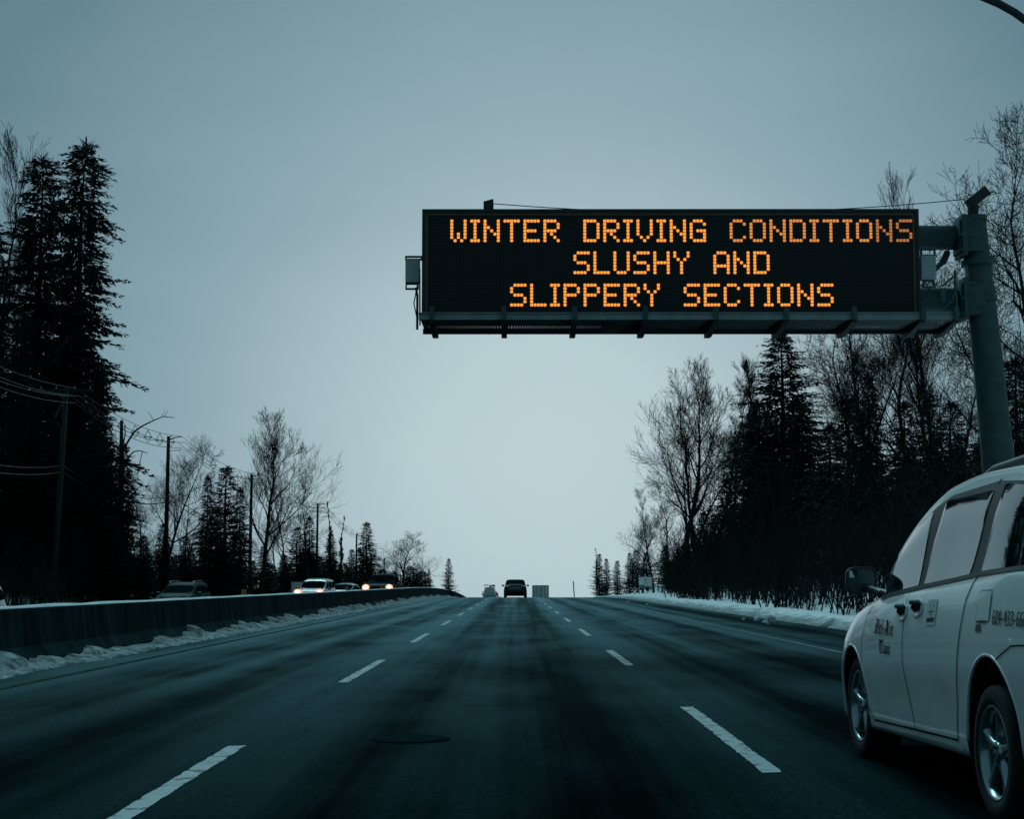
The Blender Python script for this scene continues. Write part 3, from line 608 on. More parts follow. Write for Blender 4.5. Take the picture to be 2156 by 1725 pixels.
# ------------------------------------------------------------------ roadside boards, marker posts
def signboard(name, x, Y, w, h_, zc_, rz, lab, cat, mat, legs, gl):
    o = empty(name, (x, Y, gl), rz, lab, cat)
    MB().box((0, 0, zc_), (w, .04, h_)).build("panel", mat, o)
    return o
Y = 142; c_ = spot(1359, 1226, Y); gl = spot(1359, 1252, Y).z
bb = empty("advertising_board", (c_.x, Y, gl), -R(14), "small white advertising board with a leaf emblem on wooden legs at the snowy forest edge", "billboard")
w, zc_, hh = 1.10, c_.z - gl, .80
pn = MB().box((0, 0, zc_), (w, .04, hh)).build("panel", 'board', bb)
k = MB(); n = 10
for i in range(n):
    x0 = -w / 2 + .01 + (w - .02) * i / n; x1 = -w / 2 + .01 + (w - .02) * (i + 1) / n
    f0 = lambda x: -hh / 2 + .05 + .10 * abs(math.sin((x + w / 2) * 2.4 + .9))
    k.add([(x0, -.024, zc_ - hh / 2 + .005), (x1, -.024, zc_ - hh / 2 + .005), (x1, -.024, zc_ + f0(x1)), (x0, -.024, zc_ + f0(x0))], [(0, 1, 2, 3)], 0 if i < 4 else 1)
k.build("colour_band", ['boardgreen', 'boardblue'], pn)
k = MB()
for s_ in (-1, 0, 1):
    k.tube([(s_ * .02, -.026, zc_ + .02), (s_ * .09, -.026, zc_ + .12), (s_ * .07, -.026, zc_ + .22), (s_ * .01, -.026, zc_ + .30)], [.01, .016, .016, .008], 4)
k.build("emblem", 'slate', pn)
k = MB(); k.box((.0, -.023, zc_ - .09), (.50, .006, .03)); k.box((0, -.023, zc_ - .17), (.40, .006, .02)); k.build("lettering", 'lens', pn)
for s_ in (-1, 1):
    MB().box((s_ * (w / 2 - .02), .05, zc_ / 2 + .1), (.06, .06, zc_ + .5)).build("leg", 'steel_light', bb)
    MB().bar((s_ * w / 2 - (.45 if s_ < 0 else .55), .3, -.05), (s_ * (w / 2 - .05), .06, zc_ - .35), .05).build("brace", 'steel_light', bb)
k = MB().bar((-w / 2 + .1, .08, zc_ - .4), (w / 2 - .35, .08, zc_ - .75), .035).build("brace", 'steel_light', bb)

Y = 150; p = spot(1207, 1224, Y); q = spot(1209, 1258, Y)
o = MB().tube([(q.x + .03, Y, zr(Y) - .3), (p.x, Y, p.z)], .045, 8).build("marker_post", 'wood'); tag(o, "lone thin post standing against the sky at the crest right of the road", "post")
Y = 112; p = spot(628, 1240, Y); gl = gz(p.x, Y)
bb = empty("construction_board", (p.x, Y, gl), 0, "white panel with diagonal braces standing behind the white SUV on the left", "sign board")
MB().box((0, 0, p.z - gl + .05), (.95, .04, .80)).build("panel", 'board', bb); k = MB(); rectring(k, -.49, .49, p.z - gl - .37, p.z - gl + .47, .04, -.0, .07); k.build("frame", 'steel', bb)
for s_ in (-1, 1): MB().bar((s_ * .44, .05, -.2), (s_ * .44, .05, p.z - gl), .05).build("leg", 'steel_light', bb)
MB().bar((-.95, -.05, p.z - gl - .55), (-.44, -.05, p.z - gl - .05), .05).build("brace", 'steel_light', bb)
Y = 118; p = spot(576, 1230.5, Y); gl = gz(p.x, Y)
bb = empty("green_road_sign", (p.x, Y, gl), 0, "small plain green road sign on a post by the dark trees on the left", "road sign")
MB().box((0, 0, p.z - gl), (.66, .03, .42)).build("panel", 'green', bb); MB().box((0, .04, (p.z - gl) / 2), (.05, .05, p.z - gl + .1)).build("post", 'steel_light', bb)
# ------------------------------------------------------------------ trees
def bare_tree(name, seed, H, r0, fork=.35, ang=(28, 50), up=.10, levels=4, dens=1., wig=.16, tmin=.0085, spread=.5, lean=0.):
    rn = random.Random(seed); tr, cr = MB(), MB()
    def grow(p, d, L, r, lvl, n):
        pts = [p]; rad = [r]; kids = []
        for i in range(n):
            u = (i + 1) / n
            d = (d + Vector((rn.gauss(0, wig), rn.gauss(0, wig), rn.gauss(0, wig) * .6)) * (.45, .75, .6, .5, .5)[lvl] + Vector((0, 0, up if lvl else .03))).normalized()
            p = p + d * (L / n); pts.append(p); rr = max(tmin, r * (1 - u * (.86 if lvl == 0 else .80))); rad.append(rr)
            kids.append((u, p, d, rr))
        (tr if lvl == 0 else cr).tube(pts, rad, (9, 6, 4, 3, 3, 3)[lvl], cap=False)
        if lvl >= levels: return
        for u, p, d, rr in kids:
            if lvl == 0 and u < fork: continue
            if lvl > 0 and u < .18: continue
            k = {0: 1.8, 1: 1.3, 2: 1.0, 3: .8, 4: 1.}[lvl] * dens
            k = int(k) + (rn.random() < k - int(k))
            for _ in range(k):
                a = R(rn.uniform(*ang)); ax = d.orthogonal().normalized(); ax.rotate(Matrix.Rotation(rn.uniform(0, 2 * math.pi), 3, d))
                nd = d.copy(); nd.rotate(Matrix.Rotation(a, 3, ax))
                if lvl == 0:
                    LL = H * spread * (1.05 - .70 * (u - fork) / (1 - fork)) * rn.uniform(.55, 1.05)
                else: LL = L * rn.uniform(.45, .80) * (1.15 - .55 * u)
                if LL < .25: continue
                grow(p, nd, LL, max(tmin, rr * rn.uniform(.40, .62)), lvl + 1, (0, 7, 6, 5, 4, 3)[lvl + 1])
        if lvl == 0:
            for _ in range(3):
                nd = (kids[-1][2] + Vector((rn.gauss(0, .25), rn.gauss(0, .25), .2))).normalized()
                grow(kids[-1][1], nd, H * (.16 if spread > .15 else .05), kids[-1][3] * .8, 1, 6)
    grow(Vector((0, 0, -.3)), Vector((lean, 0, 1)).normalized(), H * .88, r0, 0, 15)
    o = empty(name); tr.build("trunk", 'bark', o, True); cr.build("branches", 'twig', o); return o

def conifer(name, seed, H, Rm, r0=.25, nb=260, clump=.34, droop=.35, power=.85, gap=.10, base=.04, npt=11, ntri=6, tipup=.0, top_bare=0):
    rn = random.Random(seed); tr, cr = MB(), MB()
    wob = [(rn.gauss(0, .012 * H), rn.gauss(0, .012 * H)) for _ in range(4)]
    def axis(z):
        u = z / H; return Vector((wob[0][0] * math.sin(u * 3) * u, wob[1][1] * math.sin(u * 2.4) * u, z))
    tr.tube([axis(H * i / 14 - (.4 if i == 0 else 0)) for i in range(15)], [max(.015, r0 * (1 - i / 14) ** .8) for i in range(15)], 8, cap=False)
    V, F = [], []
    irr = [rn.uniform(.72, 1.12) for _ in range(24)]
    for b in range(nb):
        u = base + (1 - base) * ((b + rn.random()) / nb) ** .92
        z = H * u; az = b * 2.39996 + rn.uniform(-.5, .5)
        env = max(.0, (1 - u)) ** power * irr[int(u * 23.9)] * (1 - .25 * math.exp(-((u - base) / .08) ** 2))
        L = Rm * env * rn.uniform(.55, 1.12) + clump * .6
        if rn.random() < gap: L *= .4
        p0 = axis(z); dirh = Vector((math.cos(az), math.sin(az), 0)); side = Vector((-dirh.y, dirh.x, 0))
        rise = rn.uniform(-.05, .22); dr = droop * rn.uniform(.6, 1.3)
        pts = []
        n = max(3, int(npt * min(1, L / Rm * 1.3)))
        for i in range(n + 1):
            t = i / n; pts.append(p0 + dirh * (L * t) + Vector((0, 0, L * (rise * t - dr * t * t + tipup * t ** 3))))
        cr.tube(pts, [max(.008, .035 * (L / Rm) * (1 - i / n) + .008) for i in range(n + 1)], 3, cap=False)
        for i in range(1, n + 1):
            t = i / n; w = clump * (1.15 - .75 * t) * (.6 + .4 * min(1, L / Rm))
            for _ in range(ntri):
                q = pts[i] + dirh * rn.uniform(-.5, .5) * L / n + side * rn.gauss(0, w * .55)
                d = (dirh * rn.uniform(.2, 1.2) + side * rn.uniform(-.8, .8) + Vector((0, 0, rn.uniform(-.95, .25)))).normalized()
                ln_ = w * rn.uniform(.5, 1.25); wd = ln_ * rn.uniform(.09, .19)
                n_ = d.cross(Vector((rn.gauss(0, 1), rn.gauss(0, 1), rn.gauss(0, 1)))); n_ = n_.normalized() if n_.length > .01 else side
                o_ = len(V); V.extend([tuple(q - n_ * wd * .5), tuple(q + d * ln_ * .55 - n_ * wd), tuple(q + d * ln_), tuple(q + d * ln_ * .55 + n_ * wd)]); F.append((o_, o_ + 1, o_ + 2, o_ + 3))
    for k in range(26):      # leader tuft
        z = H * (1 - .035 * rn.random()); p = axis(z); d = Vector((rn.gauss(0, .5), rn.gauss(0, .5), .7)).normalized(); n_ = d.orthogonal().normalized() * .05
        o_ = len(V); V.extend([tuple(p - n_), tuple(p + n_), tuple(p + d * clump)]); F.append((o_, o_ + 1, o_ + 2))
    lf = MB(); lf.v, lf.f, lf.mi = cr.v, cr.f, cr.mi; lf.add(V, F, 1)
    o = empty(name); tr.build("trunk", 'bark', o, True); lf.build("crown", ['twig', 'needle'], o); return o

def thicket(name, seed, H=3., n=34, rad=1.1):
    rn = random.Random(seed); mb = MB()
    for i in range(n):
        p = Vector((rn.gauss(0, rad * .6), rn.gauss(0, rad * .5), -.15)); d = Vector((rn.gauss(0, .16), rn.gauss(0, .16), 1)).normalized(); L = H * rn.uniform(.45, 1.1)
        pts = [p]; rad_ = [rn.uniform(.012, .032)]
        k = 6
        for j in range(k):
            d = (d + Vector((rn.gauss(0, .10), rn.gauss(0, .10), .04))).normalized(); p = p + d * L / k; pts.append(p); rad_.append(rad_[0] * (1 - .7 * (j + 1) / k))
        mb.tube(pts, rad_, 4, cap=False)
        for q in pts[2:]:
            for _ in range(3):
                dd = (d + Vector((rn.gauss(0, .6), rn.gauss(0, .6), rn.uniform(0, .5)))).normalized(); l2 = L * rn.uniform(.12, .32); m_ = q + dd * l2 * .5 + Vector((rn.gauss(0, .03), rn.gauss(0, .03), .02)); mb.tube([q, m_, q + dd * l2], [.009, .008, .006], 3, cap=False)
    o = mb.build(name, 'twig'); return o

# prototypes: (builder, natural height). Every prototype is itself the first tree that uses it.
PROTO = {
 'broad':   (lambda n: bare_tree(n, 11, 15, .24, fork=.32, ang=(26, 48), up=.11, spread=.42, dens=1.05, levels=4), 15),
 'broad2':  (lambda n: bare_tree(n, 23, 15, .22, fork=.40, ang=(30, 55), up=.07, spread=.42, dens=1., levels=4, wig=.2), 15),
 'tall':    (lambda n: bare_tree(n, 37, 18, .22, fork=.45, ang=(22, 42), up=.12, spread=.26, dens=1.0, levels=4), 18),
 'tall2':   (lambda n: bare_tree(n, 41, 18, .20, fork=.38, ang=(25, 50), up=.06, spread=.27, dens=.95, levels=4, wig=.2, lean=-.05), 18),
 'birch':   (lambda n: bare_tree(n, 53, 14, .13, fork=.30, ang=(20, 38), up=-.05, spread=.25, dens=1.1, levels=3, wig=.12), 14),
 'spire':   (lambda n: bare_tree(n, 67, 15, .15, fork=.10, ang=(14, 28), up=.20, spread=.12, dens=2.1, levels=3, wig=.08), 15),
 'gnarly':  (lambda n: bare_tree(n, 79, 11, .20, fork=.22, ang=(35, 65), up=.10, spread=.52, dens=.95, levels=4, wig=.26), 11),
 'big':     (lambda n: bare_tree(n, 97, 16, .22, fork=.42, ang=(35, 62), up=.05, spread=.36, dens=1.0, levels=4, wig=.27), 16),
 'fir':     (lambda n: conifer(n, 5, 27, 3.3, .34, nb=350, clump=.68, droop=.34, power=.46, gap=.26, npt=11, ntri=10), 27),
 'fir2':    (lambda n: conifer(n, 8, 26, 3.6, .34, nb=340, clump=.72, droop=.28, power=.46, gap=.28, npt=11, ntri=10, tipup=.12), 26),
 'spruce':  (lambda n: conifer(n, 13, 12, 2.6, .18, base=.09, nb=230, clump=.42, droop=.28, power=.80, gap=.12, npt=10, ntri=9), 12),
 'spruce2': (lambda n: conifer(n, 17, 10, 2.0, .15, nb=190, clump=.38, droop=.10, power=.85, gap=.15, npt=9, ntri=9, tipup=.15), 10),
 'cedar':   (lambda n: conifer(n, 19, 15, 4.6, .24, nb=400, clump=.52, droop=.30, power=.72, gap=.12, npt=12, ntri=9, tipup=.20), 15),
 'bush':    (lambda n: conifer(n, 29, 5, 2.6, .10, nb=150, clump=.46, droop=.15, power=.55, gap=.1, npt=8, ntri=9, base=.0), 5),
}
made = {}; rt = random.Random(77)
def place(kind, px, Y, ptop, name, label, cat, group=None, rot=None, wide=1., xoff=0., zdrop=0.):
    d = ray(px, ptop); X = d.x / d.y * Y; zt = EYE + d.z / d.y * Y
    g0 = gz(X, Y) - .1; H = zt - g0; nat = PROTO[kind][1]
    if kind not in made: o = PROTO[kind][0](name); made[kind] = o
    else: o = copy_tree(made[kind])
    if o is not made[kind] or True: o.name = name
    s_ = H / nat; w = wide * s_
    o.location = (X, Y, g0); o.scale = (w, w, s_); o.rotation_euler = (0, 0, rt.uniform(0, 6.28) if rot is None else rot)
    for k in ('group',):
        if k in o: del o[k]
    tag(o, label, cat, group); return o
FG, LG, RG = "bare trees in the right hand wood", "bare trees along the oncoming side", "conifers in the right hand wood"
CL = "conifers along the oncoming side"
T = [
 # ---- left, far to near
 ('spruce2', 945, 175, 1178, "conifer_tree", "lone small conifer nearest the crest on the left", CL, 1.35),
 ('spruce2', 903, 170, 1200, "conifer_tree", "shorter pointed conifer just left of the lone crest conifer", CL, 1.08),
 ('gnarly', 852, 152, 1118, "bare_tree", "gnarled spreading bare tree above the left crest", LG, 1.25),
 ('gnarly', 872, 165, 1185, "bare_tree", "low bare shrubby tree under the gnarled crest tree", LG, 1.1),
 ('spruce', 878, 168, 1208, "conifer_tree", "low dark conifer at the foot of the gnarled bare tree", CL, 1.76),
 ('gnarly', 818, 150, 1160, "bare_tree", "small bare tree leaning beside the gnarled crest tree", LG, 1.0),
 ('spruce', 773, 148, 1102, "conifer_tree", "dark flat topped conifer right of the transformer pole", CL, 1.55),
 ('spruce', 742, 150, 1158, "conifer_tree", "short conifer left of the flat topped one", CL, 1.49),
 ('spire', 718, 156, 1072, "bare_tree", "thin bare poplar spire, the shorter of the pair", LG, .9),
 ('spire', 697, 142, 1038, "bare_tree", "thin bare poplar spire, the taller of the pair", LG, .8),
 ('spruce', 696, 138, 1125, "conifer_tree", "conifer at the foot of the two bare spires", CL, 1.49),
 ('spruce', 655, 132, 1090, "conifer_tree", "dark conifer left of the utility pole by the spires", CL, 1.35),
 ('spruce2', 628, 130, 1112, "conifer_tree", "narrow conifer among the bare trees behind the white SUV", CL, 1.62),
 ('tall2', 655, 125, 1010, "bare_tree", "tall fine bare tree with a feathery top left of the spires", LG, 1.0),
 ('tall', 612, 122, 1032, "bare_tree", "slender bare tree right of the broad bare crown", LG, 1.0),
 ('tall2', 590, 128, 1060, "bare_tree", "thin bare tree close behind the broad bare crown", LG, 1.0),
 ('broad', 551, 112, 892, "bare_tree", "broad round crowned bare tree, largest on the left", LG, 1.0),
 ('spruce', 510, 112, 1030, "conifer_tree", "conifer just left of the broad bare tree trunk", CL, 1.08),
 ('spruce2', 478, 108, 985, "conifer_tree", "conifer with the highest tip of the mid left trio", CL, 1.55),
 ('spruce', 434, 106, 1004, "conifer_tree", "leftmost narrow tipped conifer of the mid left trio", CL, 0.97),
 ('spruce', 455, 104, 1070, "conifer_tree", "dark conifer filling the base of the mid left trio", CL, 1.62),
 ('spruce', 560, 116, 1150, "conifer_tree", "dark conifer under the broad bare crown", CL, 1.76),
 ('spruce', 600, 120, 1170, "conifer_tree", "low conifer behind the third utility pole", CL, 1.89),
 ('birch', 392, 112, 1000, "bare_tree", "drooping pale bare birch right of the slim utility pole", LG, 1.0),
 ('broad2', 338, 102, 928, "bare_tree", "fine bare tree behind the slim utility pole", LG, .9),
 ('tall2', 300, 98, 1010, "bare_tree", "thin bare tree between the snag and the slim pole", LG, .9),
 ('tall', 268, 100, 1020, "bare_tree", "fine bare tree close behind the snag", LG, .9),
 ('spruce', 345, 98, 1105, "conifer_tree", "low dark conifer behind the slim utility pole", CL, 1.62),
 ('spruce', 300, 94, 1130, "conifer_tree", "low dark conifer right of the snag", CL, 1.89),
 ('spruce', 395, 102, 1130, "conifer_tree", "low dark conifer under the drooping birch", CL, 1.76),
 ('spruce', 235, 92, 1090, "conifer_tree", "dark conifer at the foot of the tall firs", CL, 1.76),
 ('tall', 18, 108, 300, "bare_tree", "very tall bare tree at the left edge behind the firs", LG, .85),
 ('fir', 192, 108, 308, "fir_tree", "tallest dark fir, right one of the towering pair", "towering firs at the left edge", 1.25),
 ('fir2', 82, 110, 333, "fir_tree", "towering dark fir, left one of the towering pair", "towering firs at the left edge", 1.1),
 ('fir', 2, 106, 470, "fir_tree", "dark fir cut by the left edge of the view", "towering firs at the left edge", 1.15),
 ('fir2', 138, 116, 640, "fir_tree", "dark fir filling in between the towering pair", "towering firs at the left edge", 1.3),
 ('fir', 45, 103, 660, "fir_tree", "shorter dark fir in front of the left towering one", "towering firs at the left edge", 1.0),
 ('fir2', 215, 104, 760, "fir_tree", "shorter dark fir low at the right flank of the towering pair", "towering firs at the left edge", .75),
 # ---- right, far to near
 ('spruce2', 1262, 190, 1168, "conifer_tree", "slim conifer standing alone at the right crest", RG, 1.53),
 ('spire', 1256, 194, 1146, "bare_tree", "tiny bare spire at the right crest", FG, .8),
 ('spruce2', 1276, 184, 1178, "conifer_tree", "second slim conifer beside the lone one at the crest", RG, 1.37),
 ('spruce2', 1300, 170, 1182, "conifer_tree", "small open branched conifer left of the white board", RG, 1.69),
 ('spruce2', 1325, 165, 1166, "conifer_tree", "small conifer behind the white board", RG, 1.53),
 ('spruce', 1342, 160, 1160, "conifer_tree", "dense dark conifer rising behind the white board", RG, 2.12),
 ('spruce', 1362, 156, 1166, "conifer_tree", "dark conifer just right behind the white board", RG, 2.35),
 ('gnarly', 1352, 150, 1082, "bare_tree", "small fine bare tree above the white board", FG, .9),
 ('tall', 1375, 142, 1040, "bare_tree", "bare tree with thin upright trunk right of the white board", FG, 1.0),
 ('tall2', 1402, 140, 1005, "bare_tree", "bare tree with dark trunk leaning over the white board", FG, 1.1),
 ('spruce', 1405, 136, 1150, "conifer_tree", "low dark conifer right of the white board", RG, 2.19),
 ('bush', 1440, 126, 1150, "conifer_tree", "low dark conifer left under the large leaning bare tree", RG, 1.2),
 ('broad', 1442, 122, 783, "bare_tree", "large bare tree at the left end of the right wood, crown spreading left", FG, 1.0),
 ('tall2', 1462, 124, 800, "bare_tree", "bare tree twin trunked beside the large left end one", FG, 1.1),
 ('tall', 1500, 118, 790, "bare_tree", "tall bare tree right of the large left end one", FG, 1.0),
 ('broad2', 1448, 128, 930, "bare_tree", "lower bare tree reaching left below the large crown", FG, 1.1),
 ('tall2', 1535, 115, 820, "bare_tree", "tall bare tree left of the pointed cedar", FG, 1.1),
 ('tall', 1560, 112, 770, "bare_tree", "bare tree directly left of the pointed cedar", FG, .8),
 ('spire', 1582, 108, 722, "bare_tree", "thin bare spire touching the cedar left flank", FG, 1.1),
 ('cedar', 1642, 100, 708, "cedar_tree", "pointed dark cedar below the walkway, highest conifer of the right wood", RG, 1.45),
 ('cedar', 1600, 104, 850, "cedar_tree", "lower dark cedar on the left flank of the pointed one", RG, 1.5),
 ('cedar', 1690, 96, 850, "cedar_tree", "lower dark cedar on the right flank of the pointed one", RG, 1.4),
 ('spruce', 1530, 112, 1010, "conifer_tree", "dark conifer under the bare trees left of the cedar", RG, 1.72),
 ('spruce', 1480, 118, 1080, "conifer_tree", "low dark conifer below the large left end bare tree", RG, 1.88),
 ('spruce', 1740, 88, 900, "conifer_tree", "dark conifer in the notch right of the cedar", RG, 1.88),
 ('tall', 1975, 84, 398, "bare_tree", "very tall bare tree whose crown shows above the message sign", FG, .65),
 ('broad2', 1770, 92, 700, "bare_tree", "bare tree whose crown fills the notch right of the cedar", FG, .9),
 ('big', 1800, 84, 610, "bare_tree", "bare tree behind the message sign with crown below the walkway", FG, .8),
 ('tall', 1850, 80, 560, "bare_tree", "bare tree with dark trunk under the middle of the walkway right half", FG, 1.0),
 ('tall2', 1925, 76, 560, "bare_tree", "bare tree with straight trunk left of the sign post", FG, 1.1),
 ('broad', 1975, 78, 640, "bare_tree", "bare tree close left of the sign post", FG, .85),
 ('big', 2010, 72, 700, "bare_tree", "bare tree branching behind the sign post", FG, .9),
 ('spruce', 1835, 78, 790, "conifer_tree", "ivy dark conifer between the bare trunks right of the cedar", RG, 1.17),
 ('spruce2', 1790, 82, 840, "conifer_tree", "dark narrow conifer among bare trunks under the walkway", RG, 1.72),
 ('spruce', 1895, 74, 850, "conifer_tree", "dark conifer below the straight bare trunk", RG, 1.56),
 ('spruce', 1950, 70, 830, "conifer_tree", "dark conifer left of the sign post base", RG, 1.56),
 ('spruce2', 2005, 68, 850, "conifer_tree", "dark conifer directly behind the sign post", RG, 1.88),
 ('spruce', 2140, 62, 760, "conifer_tree", "dark conifer at the right edge behind the taxi roof", RG, 1.72),
 ('big', 2165, 50, 205, "bare_tree", "tallest bare tree filling the right edge beyond the sign post", FG, .8),
 ('broad2', 2130, 58, 560, "bare_tree", "bare tree at the right edge under the tallest one", FG, .8),
 ('big', 2075, 66, 720, "bare_tree", "bare tree seen on both sides of the sign post", FG, .9),
]
for (k, px, Y, pt, nm, lb, gp, wd) in T:
    cat = {'bare_tree': 'bare tree', 'conifer_tree': 'conifer', 'fir_tree': 'fir', 'cedar_tree': 'cedar'}[nm]
    place(k, px, Y, pt, nm, lb, cat, gp, None, wd)
for (px, Y, hh, wd, nm) in ((-85, 92, 21, 1.0, "unseen fir added to the left wood, first outside the left edge"), (-150, 86, 27, 1.1, "unseen fir added to the left wood, second outside the left edge"), (-235, 80, 31, 1.2, "unseen fir added to the left wood, third outside the left edge"), (-330, 75, 26, 1.2, "unseen fir added to the left wood, fourth outside the left edge"), (-430, 70, 30, 1.3, "unseen fir added to the left wood, fifth outside the left edge")):
    place('fir' if px % 20 else 'fir2', px, Y, 1204 - (hh - 1.2) / Y * FPX, "fir_tree", nm, "fir", "towering firs at the left edge", None, wd)  # firs out of view, added for dark reflections in the taxi windows
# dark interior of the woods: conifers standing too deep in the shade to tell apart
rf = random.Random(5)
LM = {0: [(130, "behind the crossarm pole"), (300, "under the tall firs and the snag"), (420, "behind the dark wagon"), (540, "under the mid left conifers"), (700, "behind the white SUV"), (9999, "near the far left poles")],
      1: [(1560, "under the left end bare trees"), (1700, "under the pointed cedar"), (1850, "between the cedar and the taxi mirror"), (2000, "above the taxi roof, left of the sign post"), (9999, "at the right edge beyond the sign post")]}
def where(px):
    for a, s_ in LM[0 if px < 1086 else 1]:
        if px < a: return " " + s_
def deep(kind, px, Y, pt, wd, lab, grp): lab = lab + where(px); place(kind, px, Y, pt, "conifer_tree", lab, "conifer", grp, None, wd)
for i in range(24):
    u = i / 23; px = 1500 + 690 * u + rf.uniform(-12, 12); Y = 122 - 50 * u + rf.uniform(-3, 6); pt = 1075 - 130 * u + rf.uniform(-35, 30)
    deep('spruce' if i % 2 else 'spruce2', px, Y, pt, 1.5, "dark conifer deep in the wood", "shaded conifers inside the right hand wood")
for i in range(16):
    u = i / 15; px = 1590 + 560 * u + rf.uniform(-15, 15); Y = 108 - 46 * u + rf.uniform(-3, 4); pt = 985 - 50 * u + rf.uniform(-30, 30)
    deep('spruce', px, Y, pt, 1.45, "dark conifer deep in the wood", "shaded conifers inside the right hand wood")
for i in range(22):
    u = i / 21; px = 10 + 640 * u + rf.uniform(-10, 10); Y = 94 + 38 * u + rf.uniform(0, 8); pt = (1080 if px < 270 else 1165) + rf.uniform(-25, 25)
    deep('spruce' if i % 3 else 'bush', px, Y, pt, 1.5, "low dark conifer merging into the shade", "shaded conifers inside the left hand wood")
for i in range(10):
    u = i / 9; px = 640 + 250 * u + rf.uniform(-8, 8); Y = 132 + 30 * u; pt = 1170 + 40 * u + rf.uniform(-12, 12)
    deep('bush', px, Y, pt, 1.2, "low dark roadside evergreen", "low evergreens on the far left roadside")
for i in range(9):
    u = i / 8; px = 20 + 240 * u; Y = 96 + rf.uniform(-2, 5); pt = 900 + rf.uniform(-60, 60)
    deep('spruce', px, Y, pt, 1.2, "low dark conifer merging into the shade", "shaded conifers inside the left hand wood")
# dead snag with two arching limbs
Y = 97; p = spot(258, 1250, Y); b0 = gz(p.x, Y) - .2
sn = empty("snag_tree", (p.x, Y, b0), 0, "broken topped bare snag with two limbs arching to the right", "bare tree")
def sp3(px, py): q = spot(px, py, Y); return (q.x - p.x, 0, q.z - b0)
MB().tube([(0, 0, -.3), sp3(257, 1180), sp3(254, 1060), sp3(255, 960), sp3(256, 886)], [.20, .18, .16, .13, .09], 9).build("trunk", 'bark', sn, True)
k = MB()
def limb(pts, r0, r1, dy):
    n = len(pts); k.tube([(q[0], dy * i / n, q[2]) for i, q in enumerate([sp3(*a) for a in pts])], [r0 + (r1 - r0) * i / (n - 1) for i in range(n)], 5)
limb([(256, 948), (266, 934), (282, 908), (300, 895), (322, 884), (340, 876), (364, 878)], .075, .018, .6)
limb([(256, 1012), (262, 985), (272, 962), (284, 952), (298, 950), (314, 956)], .065, .02, -.5)
limb([(322, 884), (315, 872), (309, 866)], .02, .008, .2); limb([(345, 877), (352, 868), (350, 862)], .018, .008, .1); limb([(340, 876), (346, 868), (344, 862)], .014, .008, .1)
limb([(259, 935), (263, 915), (262, 900)], .05, .03, .2); limb([(256, 1000), (248, 960), (244, 930), (240, 905)], .03, .01, .3)
limb([(300, 950), (290, 990), (289, 1015), (294, 1028)], .025, .01, .3); limb([(272, 962), (266, 990), (262, 1020)], .03, .012, .2)
rn = random.Random(3)
for i in range(34):
    x0 = 258 + rn.uniform(-2, 50) * (rn.random() ** 1.5); y0 = rn.uniform(960, 1100)
    limb([(x0, y0), (x0 + rn.uniform(-14, 16), y0 + rn.uniform(-8, 16)), (x0 + rn.uniform(-26, 30), y0 + rn.uniform(-6, 30))], .014, .006, rn.uniform(-.5, .5))
k.build("branches", 'bark', sn)

# thickets of bare stems on the snow banks
shr = [thicket("shrub", 100 + i, H=2.4 + .5 * i, n=15 + 3 * i, rad=.9) for i in range(4)]
used = set(); rs = random.Random(21)
def shrub(X, Y, sc, lab, grp):
    i = rs.randrange(4)
    if i not in used: o = shr[i]; used.add(i)
    else: o = shr[i].copy(); col.objects.link(o)
    o.location = (X, Y, gz(X, Y)); o.rotation_euler = (0, 0, rs.uniform(0, 6.3)); o.scale = (sc * 1.1, sc * 1.1, sc * rs.uniform(.45, 1.35)); tag(o, lab + where(1086 + X / Y * FPX), "shrub", grp)
for i in range(44):
    u = i / 43; Y = 47 + 88 * u + rs.uniform(-1, 1); X = 10.2 + rs.uniform(-.35, .9) + (1.2 * u)
    if 128 < Y: X += .6
    shrub(X, Y, rs.uniform(.75, 1.1), "bare stemmed shrub of the thicket", "shrubs behind the right snow bank")
for i in range(34):
    u = i / 33; Y = 45 + 92 * u + rs.uniform(-1, 1); X = 12.3 + rs.uniform(-.5, 1.6) + 1.2 * u
    shrub(X, Y, rs.uniform(1.0, 1.5), "bare stemmed shrub of the thicket", "shrubs behind the right snow bank")
for i in range(46):
    u = i / 45; Y = 66 + 84 * u + rs.uniform(-2, 2); X = -22.3 - rs.uniform(-.4, 2.4)
    if 83 < Y < 89 : X -= 1.5
    shrub(X, Y, rs.uniform(.6, 1.15), "bare stemmed roadside shrub", "shrubs beyond the oncoming lanes")
# evergreen undergrowth closing the view under the crowns
for i in range(26):
    u = i / 25; Y = 50 + 88 * u; X = 18.2 + rs.uniform(-.6, 1.6) + 1.0 * u
    d = Vector((X, Y)); px = 1086 + X / Y * FPX
    deep('bush', px, Y, 1204 - (rs.uniform(3.2, 4.6) - 1.2) / Y * FPX, 1.0, "dark evergreen undergrowth clump", "evergreen undergrowth in the right hand wood")
